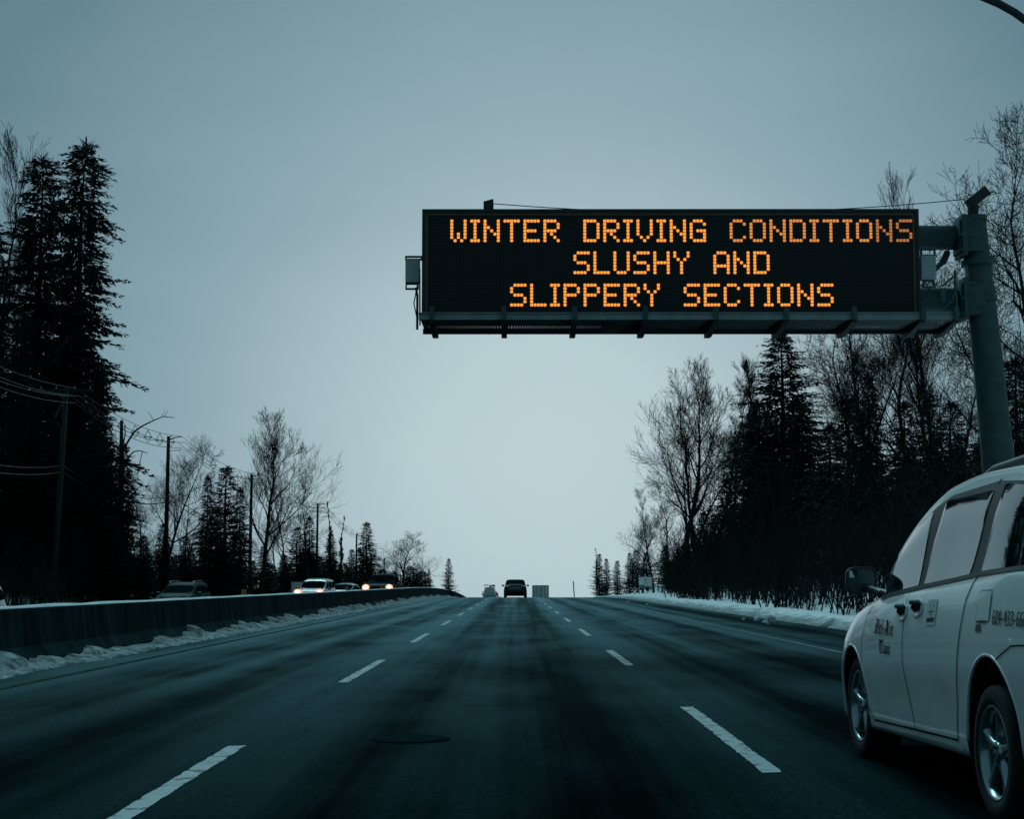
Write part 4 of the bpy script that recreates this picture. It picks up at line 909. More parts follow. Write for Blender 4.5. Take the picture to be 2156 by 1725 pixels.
# ------------------------------------------------------------------ vehicles
def crv(pts):      # smooth 1-D interpolation (monotone cubic) through (x, v), x ascending
    xs = [p[0] for p in pts]; vs = [p[1] for p in pts]; n = len(xs)
    sl_ = [(vs[i + 1] - vs[i]) / (xs[i + 1] - xs[i]) for i in range(n - 1)]
    m = [sl_[0]] + [0 if sl_[i - 1] * sl_[i] <= 0 else 2 * sl_[i - 1] * sl_[i] / (sl_[i - 1] + sl_[i]) for i in range(1, n - 1)] + [sl_[-1]]
    def f(x):
        if x <= xs[0]: return vs[0]
        if x >= xs[-1]: return vs[-1]
        for i in range(n - 1):
            if x <= xs[i + 1]: break
        h_ = xs[i + 1] - xs[i]; t = (x - xs[i]) / h_; t2, t3 = t * t, t * t * t
        return (2 * t3 - 3 * t2 + 1) * vs[i] + (t3 - 2 * t2 + t) * h_ * m[i] + (-2 * t3 + 3 * t2) * vs[i + 1] + (t3 - t2) * h_ * m[i + 1]
    return f
class Shell:
    """car body as a loft of cross sections along local y (front +)"""
    def __init__(s, W, y0, y1, top, edge, belt, inset, zbot, tumble=.26, flare=1.):
        s.W, s.y0, s.y1 = W, y0, y1; s.top, s.edge, s.belt, s.inset, s.zbot = [crv(p) for p in (top, edge, belt, inset, zbot)]; s.tum = tumble; s.flare = flare
    def sec(s, y):
        hw = s.W / 2 - s.inset(y); T, E, b, zb = s.top(y), s.edge(y), s.belt(y), s.zbot(y)
        b = min(b, T - .03); E = max(b + .015, min(E, T - .005)); d = E - b
        xE = hw - .07 - s.tum * d; k = min(1, max(0, d / .25))
        return [(0, zb), (hw - .22, zb), (hw - .055, zb + .02), (hw - .022, zb + .09), (hw - .012, zb + .3 * (b - zb)), (hw, zb + .5 * (b - zb)), (hw - .004, zb + .68 * (b - zb)), (hw - .022, zb + .84 * (b - zb)), (hw - .045, b - .045), (hw - .068, b),
                (hw - .07 - s.tum * d * .3 - .03 * (1 - k), b + .3 * d + .004), (hw - .07 - s.tum * d * .68 - .07 * (1 - k), b + .68 * d + .006), (xE - .012 - .12 * (1 - k), E - .02 * k), (xE - .05 - .14 * (1 - k), E + .35 * (T - E)), (xE * .62, T - .12 * (T - E)), (xE * .3, T - .02 * (T - E)), (0, T)]
    def pt(s, y, t):
        S = s.sec(y); i = max(0, min(len(S) - 2, int(t))); u = t - i
        p = [S[max(0, i - 1)], S[i], S[i + 1], S[min(len(S) - 1, i + 2)]]
        def cr(a, b_, c, d): return .5 * ((2 * b_) + (-a + c) * u + (2 * a - 5 * b_ + 4 * c - d) * u * u + (-a + 3 * b_ - 3 * c + d) * u ** 3)
        return (cr(*[q[0] for q in p]), cr(*[q[1] for q in p]))
    def sx(s, y, z):
        lo, hi = 1.2, 13.
        for _ in range(26):
            m = (lo + hi) / 2
            if s.pt(y, m)[1] < z: lo = m
            else: hi = m
        return s.pt(y, (lo + hi) / 2)[0]
    def body(s, ny=60, sub=3, m=0):
        n = 16 * sub; V = []; F = []; ys = []
        for i in range(ny + 1):
            u = i / ny; u = .5 - .5 * math.cos(math.pi * u) if True else u
            ys.append(s.y0 + (s.y1 - s.y0) * (.55 * u + .45 * i / ny))
        for y in ys:
            half = [s.pt(y, k / sub) for k in range(n + 1)]; half[0] = (0, half[0][1]); half[-1] = (0, half[-1][1])
            ring = [(x, y, z) for x, z in half] + [(-x, y, z) for x, z in half[-2:0:-1]]
            V += ring
        L = 2 * n
        for i in range(ny):
            for j in range(L): F.append((i * L + j, i * L + (j + 1) % L, (i + 1) * L + (j + 1) % L, (i + 1) * L + j))
        F.append(tuple(range(L))[::-1]); F.append(tuple(ny * L + j for j in range(L)))
        mb = MB(); mb.add(V, [f[::-1] for f in F], m); return mb
    def side_patch(s, low, high, off, ny=16, nz=8, side=-1, mb=None, m=0, skirt=0.):
        mb = mb or MB(); lo, hi = [lambda y, P=P: lerp(y, P) for P in (low, high)]
        a, b_ = max(low[0][0], high[0][0]), min(low[-1][0], high[-1][0]); P = []
        for i in range(ny + 1):
            y = a + (b_ - a) * i / ny; row = []
            for j in range(nz + 1):
                z = lo(y) + (hi(y) - lo(y)) * j / nz; o_ = off - (skirt if (i in (0, ny) or j in (0, nz)) else 0)
                row.append((side * (s.sx(y, z) + o_), y, z))
            if skirt and i in (0, ny): pass
            P.append(row)
        mb.grid(P, m, flip=(side > 0)); return mb
    def top_patch(s, ya, yb, t0, off, ny=10, nt=8, m=0, mb=None):
        mb = mb or MB(); P = []
        for i in range(ny + 1):
            y = ya + (yb - ya) * i / ny; row = []
            for j in range(-nt, nt + 1):
                t = 16 - (16 - t0) * abs(j) / nt; x, z = s.pt(y, t); row.append((math.copysign(x, j) if j else 0, y, z + off))
            P.append(row)
        mb.grid(P, m); return mb
    def path(s, pts, w, off, side=-1, mb=None, m=0):      # a thin ribbon following the side
        mb = mb or MB(); n = 0; Q = []
        for (a, b_) in zip(pts, pts[1:]):
            k = max(2, int(math.hypot(b_[0] - a[0], b_[1] - a[1]) / .05))
            for i in range(k): Q.append((a[0] + (b_[0] - a[0]) * i / k, a[1] + (b_[1] - a[1]) * i / k))
        Q.append(pts[-1]); P = []
        for i, (y, z) in enumerate(Q):
            p, q = Q[max(0, i - 1)], Q[min(len(Q) - 1, i + 1)]; dy, dz = q[0] - p[0], q[1] - p[1]; L = math.hypot(dy, dz) or 1; ny, nz = -dz / L * w / 2, dy / L * w / 2
            P.append([(side * (s.sx(y + ny, z + nz) + off), y + ny, z + nz), (side * (s.sx(y - ny, z - nz) + off), y - ny, z - nz)])
        mb.grid(P, m); return mb

def wheel(parent, x, y, z, r, side, wid=.22, detail=True, rr=.68, steer=0.):
    w = empty("wheel"); w.parent = parent; w.location = (x, y, z); w.rotation_euler = (0, 0, steer); s = side
    k = MB(); h_ = wid / 2
    k.lathe([(s * a, b_) for a, b_ in ((-h_, r * .60), (-h_, r * .88), (-h_ * .92, r * .97), (-h_ * .6, r), (h_ * .6, r), (h_ * .90, r * .975), (h_ * 1.0, r * .90), (h_ * 1.04, r * .80), (h_ * .96, rr * r), (h_ * .5, rr * r * .96))], 40 if detail else 16); k.build("tyre", 'rubber', w, True)
    k = MB()
    if detail:
        R_ = rr * r
        k.lathe([(s * a, b_) for a, b_ in ((h_ * .3, R_ * .86), (h_ * .55, R_ * .88), (h_ * .80, R_ * .90), (h_ * .93, R_ * .95), (h_ * .99, R_ * 1.0), (h_ * .92, R_ * 1.03))], 48)
        for i in range(5):
            a0 = 2 * math.pi * i / 5 + .35; P = []
            for (rad, hwid, ax) in ((.10, .34, .70), (.22, .26, .74), (.42, .18, .78), (.62, .165, .78), (.80, .20, .80), (.93, .30, .84)):
                row = []
                for e, dd in ((-1.25, -.22), (-1, -.05), (-.55, .03), (0, .0), (.55, .03), (1, -.05), (1.25, -.22)):
                    aa = a0 + math.asin(max(-1, min(1, hwid * e * .55 / max(rad, .2)))) if rad > .2 else a0 + hwid * e
                    row.append((s * h_ * (ax + dd), R_ * rad * math.cos(aa), R_ * rad * math.sin(aa)))
                P.append(row)
            k.grid(P)
        k.lathe([(s * h_ * .60, R_ * .26), (s * h_ * .80, R_ * .22), (s * h_ * .86, R_ * .16), (s * h_ * .84, .001)], 24)
    else:
        k.lathe([(s * h_ * .9, rr * r), (s * h_ * .7, rr * r * .5), (s * h_ * .8, .001)], 12)
    k.build("rim", 'alloy', w, True)
    if detail:
        k = MB(); k.lathe([(s * h_ * .25, R_ * .88), (s * h_ * .25, .001)], 32); k.build("brake_backing", 'liner', w)
        k = MB()
        for i in range(5):
            a0 = 2 * math.pi * (i + .5) / 5 + .35; c, n_ = math.cos(a0) * R_ * .15, math.sin(a0) * R_ * .15
            k.lathe([(s * h_ * .80, .011), (s * h_ * .89, .010), (s * h_ * .89, .001)], 8, Matrix.Translation((0, c, n_)))
        k.build("wheel_nut", 'steel_dark', w)
    return w

# ---- the taxi
XO, YO = 3.2546, 11.4475
taxi = empty("taxi_van", (XO, YO - 1.5, 0), R(1.9), "white minivan taxi with dark windows and black lettering in the right lane", "taxi van")
# local frame used below: y = 0 at the front axle, parts are shifted by +1.5 under the empty
SH = Shell(1.97, -4.10, .98,
    top=[(-4.10, 1.02), (-4.06, 1.30), (-3.95, 1.55), (-3.75, 1.73), (-3.3, 1.785), (-2.4, 1.80), (-1.7, 1.755), (-1.3, 1.64), (-.9, 1.46), (-.5, 1.26), (-.12, 1.09), (.2, 1.04), (.5, .96), (.75, .86), (.90, .74), (.98, .62)],
    edge=[(-4.10, 1.0), (-4.06, 1.27), (-3.95, 1.5), (-3.75, 1.67), (-3.3, 1.735), (-2.4, 1.735), (-1.75, 1.69), (-1.45, 1.628), (-1.15, 1.525), (-.92, 1.41), (-.72, 1.27), (-.60, 1.155), (-.5, 1.09), (-.1, 1.02), (.3, .94), (.98, .60)],
    belt=[(-4.1, 1.24), (-3.4, 1.245), (-2.7, 1.20), (-1.6, 1.13), (-.93, 1.08), (-.5, 1.02), (0, .93), (.35, .84), (.7, .72), (.98, .57)],
    inset=[(-4.10, .30), (-4.03, .14), (-3.9, .06), (-3.6, .015), (-3.1, 0), (-2.0, .012), (-.6, .008), (-.1, .0), (.2, .018), (.42, .06), (.6, .13), (.78, .26), (.90, .42), (.98, .62)],
    zbot=[(-4.10, .36), (-3.6, .27), (-2.6, .24), (-.6, .20), (.4, .18), (.98, .24)], tumble=.245)
WZ = {'f': (-.09, .33, .405, .405), 'r': (-3.02, .345, .435, .465)}
def in_taxi(mb):
    mb.v = [(x, y + 1.5, z) for x, y, z in mb.v]; return mb
bd = in_taxi(SH.body(110, 4)).build("body", ['white', 'liner'], taxi, True)
import bmesh
bm = bmesh.new(); bm.from_mesh(bd.data); bmesh.ops.remove_doubles(bm, verts=bm.verts, dist=1e-5)
for (cy_, cz_, ra, rb) in WZ.values():      # trim the wheel openings out of the skin with planes tangent to the arch
    n = 40
    for j in range(n):
        a = 2 * math.pi * (j + .5) / n; ty, tz = cy_ + 1.5 + ra * math.cos(a), cz_ + rb * math.sin(a); nn = Vector((0, math.cos(a) / ra, math.sin(a) / rb)).normalized()
        fs = []
        for f_ in bm.faces:
            c = f_.calc_center_median()
            if abs(c.x) > .55 and ((c.y - 1.5 - cy_) / ra) ** 2 + ((c.z - cz_) / rb) ** 2 < 1.5: fs.append(f_)
        ge = set(fs)
        for f_ in fs: ge.update(f_.edges); ge.update(f_.verts)
        bmesh.ops.bisect_plane(bm, geom=list(ge), plane_co=(0, ty, tz), plane_no=nn, dist=1e-5)
    dead = [f_ for f_ in bm.faces if abs(f_.calc_center_median().x) > .55 and ((f_.calc_center_median().y - 1.5 - cy_) / ra) ** 2 + ((f_.calc_center_median().z - cz_) / rb) ** 2 < .999]
    bmesh.ops.delete(bm, geom=dead, context='FACES')
for f_ in bm.faces: f_.smooth = True
bm.to_mesh(bd.data); bm.free()
def tb(mb, name, mat, parent=taxi, smooth=True, **kw):
    p = parent; in_taxi(mb); return mb.build(name, mat, p, smooth, **kw)
for sd in (-1, 1):
    # blacked-out window band with pillars
    tb(SH.side_patch([(-3.95, 1.26), (-2.7, 1.205), (-.93, 1.085), (-.62, 1.045)], [(-3.95, 1.40), (-3.8, 1.635), (-2.67, 1.69), (-1.8, 1.655), (-1.5, 1.60), (-1.2, 1.515), (-.95, 1.40), (-.76, 1.27), (-.62, 1.06)], .002, 60, 10, sd), "window_surround", 'trim')
    wins = [("front_door_window", [(-1.52, 1.142), (-1.51, 1.140), (-.88, 1.09), (-.80, 1.11)], [(-1.52, 1.16), (-1.485, 1.57), (-1.40, 1.56), (-1.12, 1.47), (-.96, 1.375), (-.87, 1.27), (-.80, 1.12)]),
            ("sliding_door_window", [(-2.63, 1.60), (-2.55, 1.208), (-1.67, 1.150), (-1.64, 1.152)], [(-2.63, 1.642), (-1.80, 1.628), (-1.70, 1.618), (-1.64, 1.17)]),
            ("rear_side_window", [(-3.85, 1.275), (-2.745, 1.222)], [(-3.85, 1.32), (-3.76, 1.60), (-2.84, 1.668), (-2.80, 1.655), (-2.745, 1.24)]),
            ("quarter_window", [(-.80, 1.085), (-.67, 1.07)], [(-.80, 1.22), (-.67, 1.09)])]
    for nm, lo, hi in wins:
        gl_ = tb(SH.side_patch(lo, hi, .006, 30, 10, sd), nm, 'glass' if nm in ('front_door_window', 'quarter_window') else 'dimglass')
    # belt moulding
    tb(SH.path([(-3.9, 1.262), (-2.705, 1.208), (-1.6, 1.132), (-.93, 1.082), (-.66, 1.05)], .022, .008, sd), "belt_moulding", 'trim')
    # doors: skins a little proud of the body, with dark shut lines
    s1 = [(-.494, 1.0), (-.421, .942), (-.385, .786), (-.385, .60), (-.42, .50), (-.495, .36), (-.60, .29)]
    s2 = [(-1.368, 1.09), (-1.372, .92), (-1.385, .688), (-1.47, .50), (-1.535, .40), (-1.56, .315)]
    s3 = [(-2.705, 1.20), (-2.60, 1.069), (-2.50, .747), (-2.43, .45), (-2.413, .335)]
    for q, w_ in ((s1, .007), (s2, .009), (s3, .013), ([(-.60, .285), (-1.56, .312), (-2.413, .335)], .012), ([(-3.06, .74), (-3.18, .80), (-3.377, .868), (-3.49, .877), (-3.9, .88)], .008), ([(-2.70, 1.70), (-2.66, 1.675)], .01)):
        tb(SH.path(q, w_, .0035, sd), "door_shut_line", 'liner')
    # sill strip and lower crease highlight
    tb(SH.path([(-.62, .262), (-1.56, .290), (-2.40, .312), (-2.52, .30)], .022, .012, sd), "sill_moulding", 'white')
    # fuel flap (left side only) and its little amber sticker
    if sd < 0:
        fl = MB(); SH.path([(-3.055, 1.13), (-2.855, 1.125), (-2.825, 1.11), (-2.82, .985), (-2.835, .965), (-3.005, .972), (-3.045, .985), (-3.055, 1.13)], .005, .003, sd, fl); tb(fl, "fuel_flap_gap", 'lens')
        fl = SH.side_patch([(-3.045, .98), (-2.83, .975)], [(-3.045, 1.122), (-2.83, 1.117)], .0045, 8, 6, sd); tb(fl, "fuel_flap", 'white')
        tb(SH.path([(-2.835, .966), (-3.005, .973)], .006, .006, sd), "fuel_flap_shadow_gap", 'liner')
        tb(SH.side_patch([(-2.918, .922), (-2.832, .916)], [(-2.918, .958), (-2.832, .952)], .004, 3, 3, sd), "amber_sticker", 'tag')
    for (ya, yb, zc) in ((-1.43, -1.20, 1.0), (-1.76, -1.51, 1.03)):
        # door handle: dish, dark patch as recess, grip coloured dark for its shade
        mb = MB(); cy_, cz_ = (ya + yb) / 2, zc - .018; P = []
        for i in range(8):
            r_ = i / 7; row = []
            for j in range(25):
                a = 2 * math.pi * j / 24; y_, z_ = cy_ + (yb - ya) / 2 * r_ * math.cos(a), cz_ + .058 * r_ * math.sin(a); dep = .004 + .006 * (r_ > .8) - .002 * (1 - r_)
                row.append((sd * (SH.sx(y_, z_) + dep * (1 if i < 7 else .2)), y_, z_))
            P.append(row)
        mb.grid(P, flip=(sd > 0)); h_ = tb(mb, "door_handle", 'white')
        mb = SH.side_patch([(ya + .02, cz_ - .005), (cy_, cz_ - .026), (yb - .02, cz_ - .005)], [(ya + .02, cz_ + .022), (cy_, cz_ + .03), (yb - .02, cz_ + .014)], .0125, 12, 4, sd); tb(mb, "recess", 'liner', h_)
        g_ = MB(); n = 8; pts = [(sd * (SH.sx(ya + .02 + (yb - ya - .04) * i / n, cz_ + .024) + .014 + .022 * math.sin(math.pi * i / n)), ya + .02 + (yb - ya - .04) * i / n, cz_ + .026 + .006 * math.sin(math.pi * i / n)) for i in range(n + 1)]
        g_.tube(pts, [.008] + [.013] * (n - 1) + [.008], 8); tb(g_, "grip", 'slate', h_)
    # mirror on a stalk
    mr = MB(); cx_, cy_, cz_ = sd * .97, -.30, 1.165
    m_base = MB(); m_base.bar((sd * .86, -.66, 1.075), (sd * .93, -.48, 1.10), .06, .05); m_base.bar((sd * .89, -.62, 1.075), (sd * .95, -.40, 1.12), .05)
    P = []
    for i in range(9):                    # shell: rounded bowl, opening to the rear
        u = i / 8; yy = -.36 + .13 * (1 - (1 - u) ** 2) ** .5 if False else -.38 + .15 * u; k = (1 - u ** 2.6) ** .45 if u < 1 else .02; row = []
        for j in range(25):
            a = 2 * math.pi * j / 24; ca, sa = math.cos(a), math.sin(a); e = .55
            row.append((sd * (.968 - .01 * u) + .103 * k * math.copysign(abs(ca) ** e, ca), yy, 1.165 + .085 * k * math.copysign(abs(sa) ** e, sa)))
        P.append(row)
    mr.grid(P); mo = tb(mr, "door_mirror", 'trim'); tb(m_base, "mirror_stalk", 'trim', mo, False, bevel=.015)
    ring = MB(); rr_ = []
    for sc_, yy in ((1.0, -.38), (.97, -.388), (.88, -.384), (.87, -.372)):
        rr_.append([(sd * .968 + .103 * sc_ * math.copysign(abs(math.cos(a)) ** .55, math.cos(a)), yy, 1.165 + .085 * sc_ * math.copysign(abs(math.sin(a)) ** .55, math.sin(a))) for a in [2 * math.pi * j / 32 for j in range(33)]])
    ring.grid(rr_); tb(ring, "mirror_rim", 'trim', mo)
    gl_ = MB(); V = [(sd * .968 + .091 * math.copysign(abs(math.cos(a)) ** .55, math.cos(a)), -.374, 1.165 + .076 * math.copysign(abs(math.sin(a)) ** .55, math.sin(a))) for a in [2 * math.pi * j / 32 for j in range(32)]]
    gl_.add(V, [tuple(range(32))]); tb(gl_, "mirror_glass", 'mirrorface', mo, False)
    if sd < 0:
        gl_ = MB().box((sd * .968 - .053, -.3775, 1.205), (.050, .003, .048), Matrix.Rotation(R(10), 3, 'X')); tb(gl_, "blind_spot_mirror", 'mirror', mo, False)
# roof rail, windshield, lamps, wheels
for sd in (-1, 1):
    pts = [(sd * (SH.pt(y, 13.6)[0]), y, SH.pt(y, 13.6)[1] + hh) for y, hh in ((-1.72, .0), (-1.85, .014), (-2.0, .024), (-2.6, .03), (-3.3, .03), (-3.65, .018), (-3.75, 0))]
    tb(MB().tube(pts, [.016, .026, .032, .032, .032, .026, .016], 8), "roof_rail", 'trim')
tb(SH.top_patch(-.18, -1.30, 13.2, .004, 14, 8), "windshield", 'glass'); tb(SH.top_patch(-4.0, -3.85, 13.2, .004, 4, 6), "rear_window", 'glass')
for sd in (-1, 1):
    hl = SH.side_patch([(.36, .66), (.72, .56)], [(.36, .70), (.55, .745), (.72, .70)], .004, 10, 4, sd); tb(hl, "headlight", 'lens')
    hl = SH.side_patch([(-4.0, .92), (-3.82, .92)], [(-4.0, 1.2), (-3.82, 1.22)], .004, 4, 4, sd); tb(hl, "tail_light", 'tail_off')
# bumper shadow gap at the front corner
for sd in (-1, 1):
    for key, nm_y in (('f', WZ['f'][0]), ('r', WZ['r'][0])):
        cy_, cz_, ra, rb = WZ[key]; k = MB(); n = 40; rows = []
        for xx in (.40, None):
            row = []
            for j in range(n + 1):
                a = 2 * math.pi * j / n; yy, zz = cy_ + ra * math.cos(a), cz_ + rb * math.sin(a)
                row.append((sd * (xx if xx else SH.sx(yy, max(zz, SH.zbot(yy) + .03)) - .004), yy, zz if zz > .2 else .2 + (zz - .2) * .1))
            rows.append(row)
        k.grid(rows); k.add([(sd * .40, cy_ + ra * math.cos(2 * math.pi * j / n), max(.2, cz_ + rb * math.sin(2 * math.pi * j / n))) for j in range(n)], [tuple(range(n))]); tb(k, "wheel_well", 'liner')
        pts = []
        for j in range(31):
            a = math.radians(-14) + math.radians(208) * j / 30; yy, zz = cy_ + ra * math.cos(a), cz_ + rb * math.sin(a)
            if zz > SH.zbot(yy) + .05: pts.append((sd * (SH.sx(yy, zz) - .006), yy, zz))
        tb(MB().tube(pts, .011, 6), "arch_lip", 'white')
        w = wheel(taxi, sd * (.825 if key == 'f' else .855), nm_y + 1.5, .332, .334, sd, .225, True, .69)
tb(MB().box((0, -1.5, .30), (1.5, 4.9, .10)), "floor_pan", 'liner', smooth=False)
tb(MB().tube([(-.35, -3.4, .24), (-.35, -2.2, .22), (-.25, -1.2, .24)], .04, 8), "exhaust_pipe", 'steel_dark')

# ---- blackletter decals drawn with a slanted broad nib
NIB = (.12, .13)
def stroke(pts, w=1.): return (pts, w)
def V_(x, a, b_): return [(x, a), (x, b_)]
LET = {   # em height: cap 1.0, x-height .62; strokes as polylines
'B': (.80, [[(.10, .92), (.30, 1.0), (.34, .80), (.30, .10)], [(.12, .75), (.16, .25), (.05, .02)], [(.34, .95), (.62, .90), (.66, .68), (.40, .55)], [(.40, .55), (.70, .45), (.72, .14), (.50, .02), (.14, .06)]]),
'e': (.46, [[(.12, .58), (.12, .12), (.28, .02), (.42, .12)], [(.12, .56), (.28, .64), (.36, .50), (.14, .32)]]),
'l': (.30, [[(.10, 1.0), (.14, .92), (.14, .10), (.26, .02)]]),
'-': (.34, [[(.06, .36), (.26, .36)], [(.06, .42), (.26, .42)]]),
'A': (.86, [[(.10, .82), (.26, .98), (.44, .90), (.52, .10), (.66, .0)], [(.40, .92), (.28, .40), (.06, .04)], [(.36, 1.0), (.30, .62), (.34, .2)], [(.18, .42), (.54, .42)], [(.02, .10), (.16, .0)]]),
'i': (.28, [[(.08, .56), (.14, .62), (.14, .08), (.24, .02)], [(.10, .84), (.18, .86)]]),
'r': (.40, [[(.08, .56), (.14, .62), (.14, .08), (.22, .02)], [(.16, .54), (.26, .62), (.36, .54)]]),
'T': (.78, [[(.02, .84), (.16, .98), (.46, .92), (.70, 1.0)], [(.04, .80), (.18, .93), (.46, .87), (.68, .95)], [(.30, .88), (.14, .66), (.12, .26), (.26, .04), (.50, .02), (.62, .14)], [(.42, .86), (.42, .16)]]),
'a': (.48, [[(.08, .54), (.22, .62), (.34, .54), (.34, .10), (.44, .02)], [(.34, .38), (.12, .30), (.12, .12), (.24, .02), (.34, .12)]]),
'x': (.46, [[(.06, .58), (.16, .56), (.28, .08), (.40, .04)], [(.38, .60), (.24, .46), (.14, .10), (.02, .0)], [(.12, .33), (.34, .33)]]),
'6': (.46, [[(.36, .98), (.18, .86), (.12, .60), (.12, .14), (.24, .02), (.36, .14), (.36, .42), (.24, .54), (.13, .44)], [(.30, .95), (.38, .88)]]),
'0': (.46, [[(.12, .82), (.24, .96), (.36, .82), (.36, .16), (.24, .02), (.12, .16), (.12, .84)]]),
'4': (.46, [[(.28, .98), (.08, .42), (.42, .36)], [(.28, .95), (.30, .70), (.30, .06), (.36, .0)]]),
'3': (.44, [[(.06, .88), (.20, .98), (.34, .86), (.30, .64), (.16, .54)], [(.16, .54), (.34, .42), (.34, .14), (.20, .02), (.06, .10)]]),
}
def decal(text, y0, y1, zb, hgt, name, off=.0052, wscale=1.):
    tot = sum(LET[c][0] for c in text); k = (y0 - y1) / tot; mb = MB(); y = y0; nx, nz = NIB[0] * .62, NIB[1] * .5
    for c in text:
        w, sts = LET[c]
        for st in sts:
            Q = []
            for a, b_ in zip(st, st[1:]):
                for i in range(3): Q.append((a[0] + (b_[0] - a[0]) * i / 3, a[1] + (b_[1] - a[1]) * i / 3))
            Q.append(st[-1]); P = []
            for (u, v) in Q:
                row = []
                for sg_ in (-1, 1):
                    yy = y - (u + sg_ * nx * .5 * wscale) * k; zz = zb + (v + sg_ * nz * .5) * hgt; row.append((-(SH.sx(yy, zz) + off), yy, zz))
                P.append(row)
            mb.grid(P)
            # vertical nib thickness so horizontal strokes do not vanish
            P = [];
            for (u, v) in Q:
                row = []
                for sg_ in (-1, 1):
                    yy = y - (u + sg_ * nx * .5 * wscale) * k; zz = zb + (v - sg_ * nz * .28) * hgt; row.append((-(SH.sx(yy, zz) + off + .0006), yy, zz))
                P.append(row)
            mb.grid(P)
        y -= w * k
    return tb(mb, name, 'ink', smooth=False)
decal("Bel-Air", -.705, -1.165, .832, .093, "company_lettering", wscale=1.55)
decal("Taxi", -.845, -1.105, .718, .083, "company_lettering", wscale=1.55)
decal("604-433-6666", -3.10, -3.625, .962, .072, "phone_number", wscale=1.35)
st = tb(SH.side_patch([(-2.045, .925), (-1.855, .915)], [(-2.045, 1.068), (-1.855, 1.060)], .003, 6, 6, -1), "door_sticker", 'sticker')
mb = MB(); SH.side_patch([(-2.02, .945), (-1.875, .937)], [(-2.02, .968), (-1.875, .960)], .0048, 6, 2, -1, mb); SH.side_patch([(-2.00, .998), (-1.90, .992)], [(-2.00, 1.004), (-1.90, .998)], .0048, 4, 1, -1, mb)
SH.side_patch([(-1.96, .975), (-1.945, .975)], [(-1.96, .988), (-1.945, .988)], .0048, 2, 1, -1, mb); 
for dy, dz in ((-.035, 0), (.035, 0), (0, .022), (0, -.018)): SH.side_patch([(-1.955 + dy, 1.026 + dz), (-1.945 + dy, 1.026 + dz)], [(-1.955 + dy, 1.036 + dz), (-1.945 + dy, 1.036 + dz)], .0048, 2, 1, -1, mb)
in_taxi(mb).build("sticker_print", 'slate', st)

# ---- simpler cars for the distance, same loft with their own outlines
def car(name, loc, rz, L, W, tops, edges, belts, paint, label, cat, clear=.2, wheelr=.32, ax=(.30, .30), side_win=None, shield=None, rearw=None, face_front=True, lights='off', ground=0, tail='tail_off', extra=None, snow_roof=False):
    o = empty(name, loc, rz, label, cat)
    f, r_ = L / 2, -L / 2
    S = Shell(W, r_, f, tops, edges, belts, [(r_, .22), (r_ + .10, .10), (r_ + .4, .02), (r_ + 1., 0), (f - 1., 0), (f - .5, .04), (f - .18, .16), (f, .36)], [(r_, clear + .12), (r_ + .5, clear), (f - .5, clear), (f, clear + .08)], .24)
    S.body(34, 2).build("body", paint, o, True)
    fa, ra = f - ax[0] * 3, r_ + ax[1] * 3
    for sd in (-1, 1):
        for nm, lo, hi in side_win or []:
            S.side_patch(lo, hi, .006, 10, 5, sd).build(nm, 'glassfar', o, True)
        for yy in (fa, ra):
            k = MB(); n = 20; c = [(sd * (W / 2 + .004), yy + wheelr * 1.17 * math.cos(math.pi * 2 * j / n), wheelr + wheelr * 1.17 * math.sin(math.pi * 2 * j / n)) for j in range(n)]
            k.lathe([(sd * (W / 2 - .12), wheelr * 1.17), (sd * (W / 2 + .003), wheelr * 1.17), (sd * (W / 2 + .003), .001)], 20, Matrix.Translation((0, yy, wheelr))); k.build("wheel_arch", 'liner', o)
            wheel(o, sd * (W / 2 - .10), yy, wheelr, wheelr, sd, .23, False)
    if shield: S.top_patch(shield[0], shield[1], 13.0, .006, 8, 5).build("windshield", 'glassfar', o, True)
    if rearw: S.top_patch(rearw[0], rearw[1], 13.0, .006, 8, 5).build("rear_window", 'glassfar', o, True)
    hz = belts[-1][1] - .05
    for sd in (-1, 1):
        mo = MB().box((sd * (W / 2 + .10), f - 1.45 if not extra or 'my' not in extra else extra['my'], belts[len(belts) // 2][1] + .06), (.20, .09, .14)).build("door_mirror", 'trim' if not (extra and extra.get('bodymirror')) else paint, o, bevel=.03)
    if extra and 'parts' in extra: extra['parts'](o, S, f, r_)
    if snow_roof:
        S.top_patch(snow_roof[0], snow_roof[1], 13.6, .03, 8, 5).build("roof_snow", 'snow', o, True)
    return o, S
def lamps_front(o, S, f, W, z, on, xs=.66, size=(.26, .13), yb=.0):
    for sd in (-1, 1):
        k = MB(); k.lathe([(0, .001), (.02, size[1] * .75), (0, size[1]), (-.20, size[1] * .9)], 16, Matrix.Translation((sd * xs, f + yb, z)) @ Matrix.Rotation(math.pi / 2, 4, 'Z') @ Matrix.Scale(size[0] / size[1] / 2 * 1.4, 4, (0, 1, 0)))
        h_ = k.build("headlight", 'lamp_on' if on else 'lens', o, True)
        if on: MB().lathe([(0, .001), (.02, size[1] * .45), (-.03, size[1] * .5)], 14, Matrix.Translation((sd * xs, f + yb + .03, z)) @ Matrix.Rotation(math.pi / 2, 4, 'Z')).build("lamp_core", 'lamp_hot', h_, True)
def carpos(px, Y, off=-.38): return ((px - 1086) / FPX * Y, Y, zr(Y) + off)
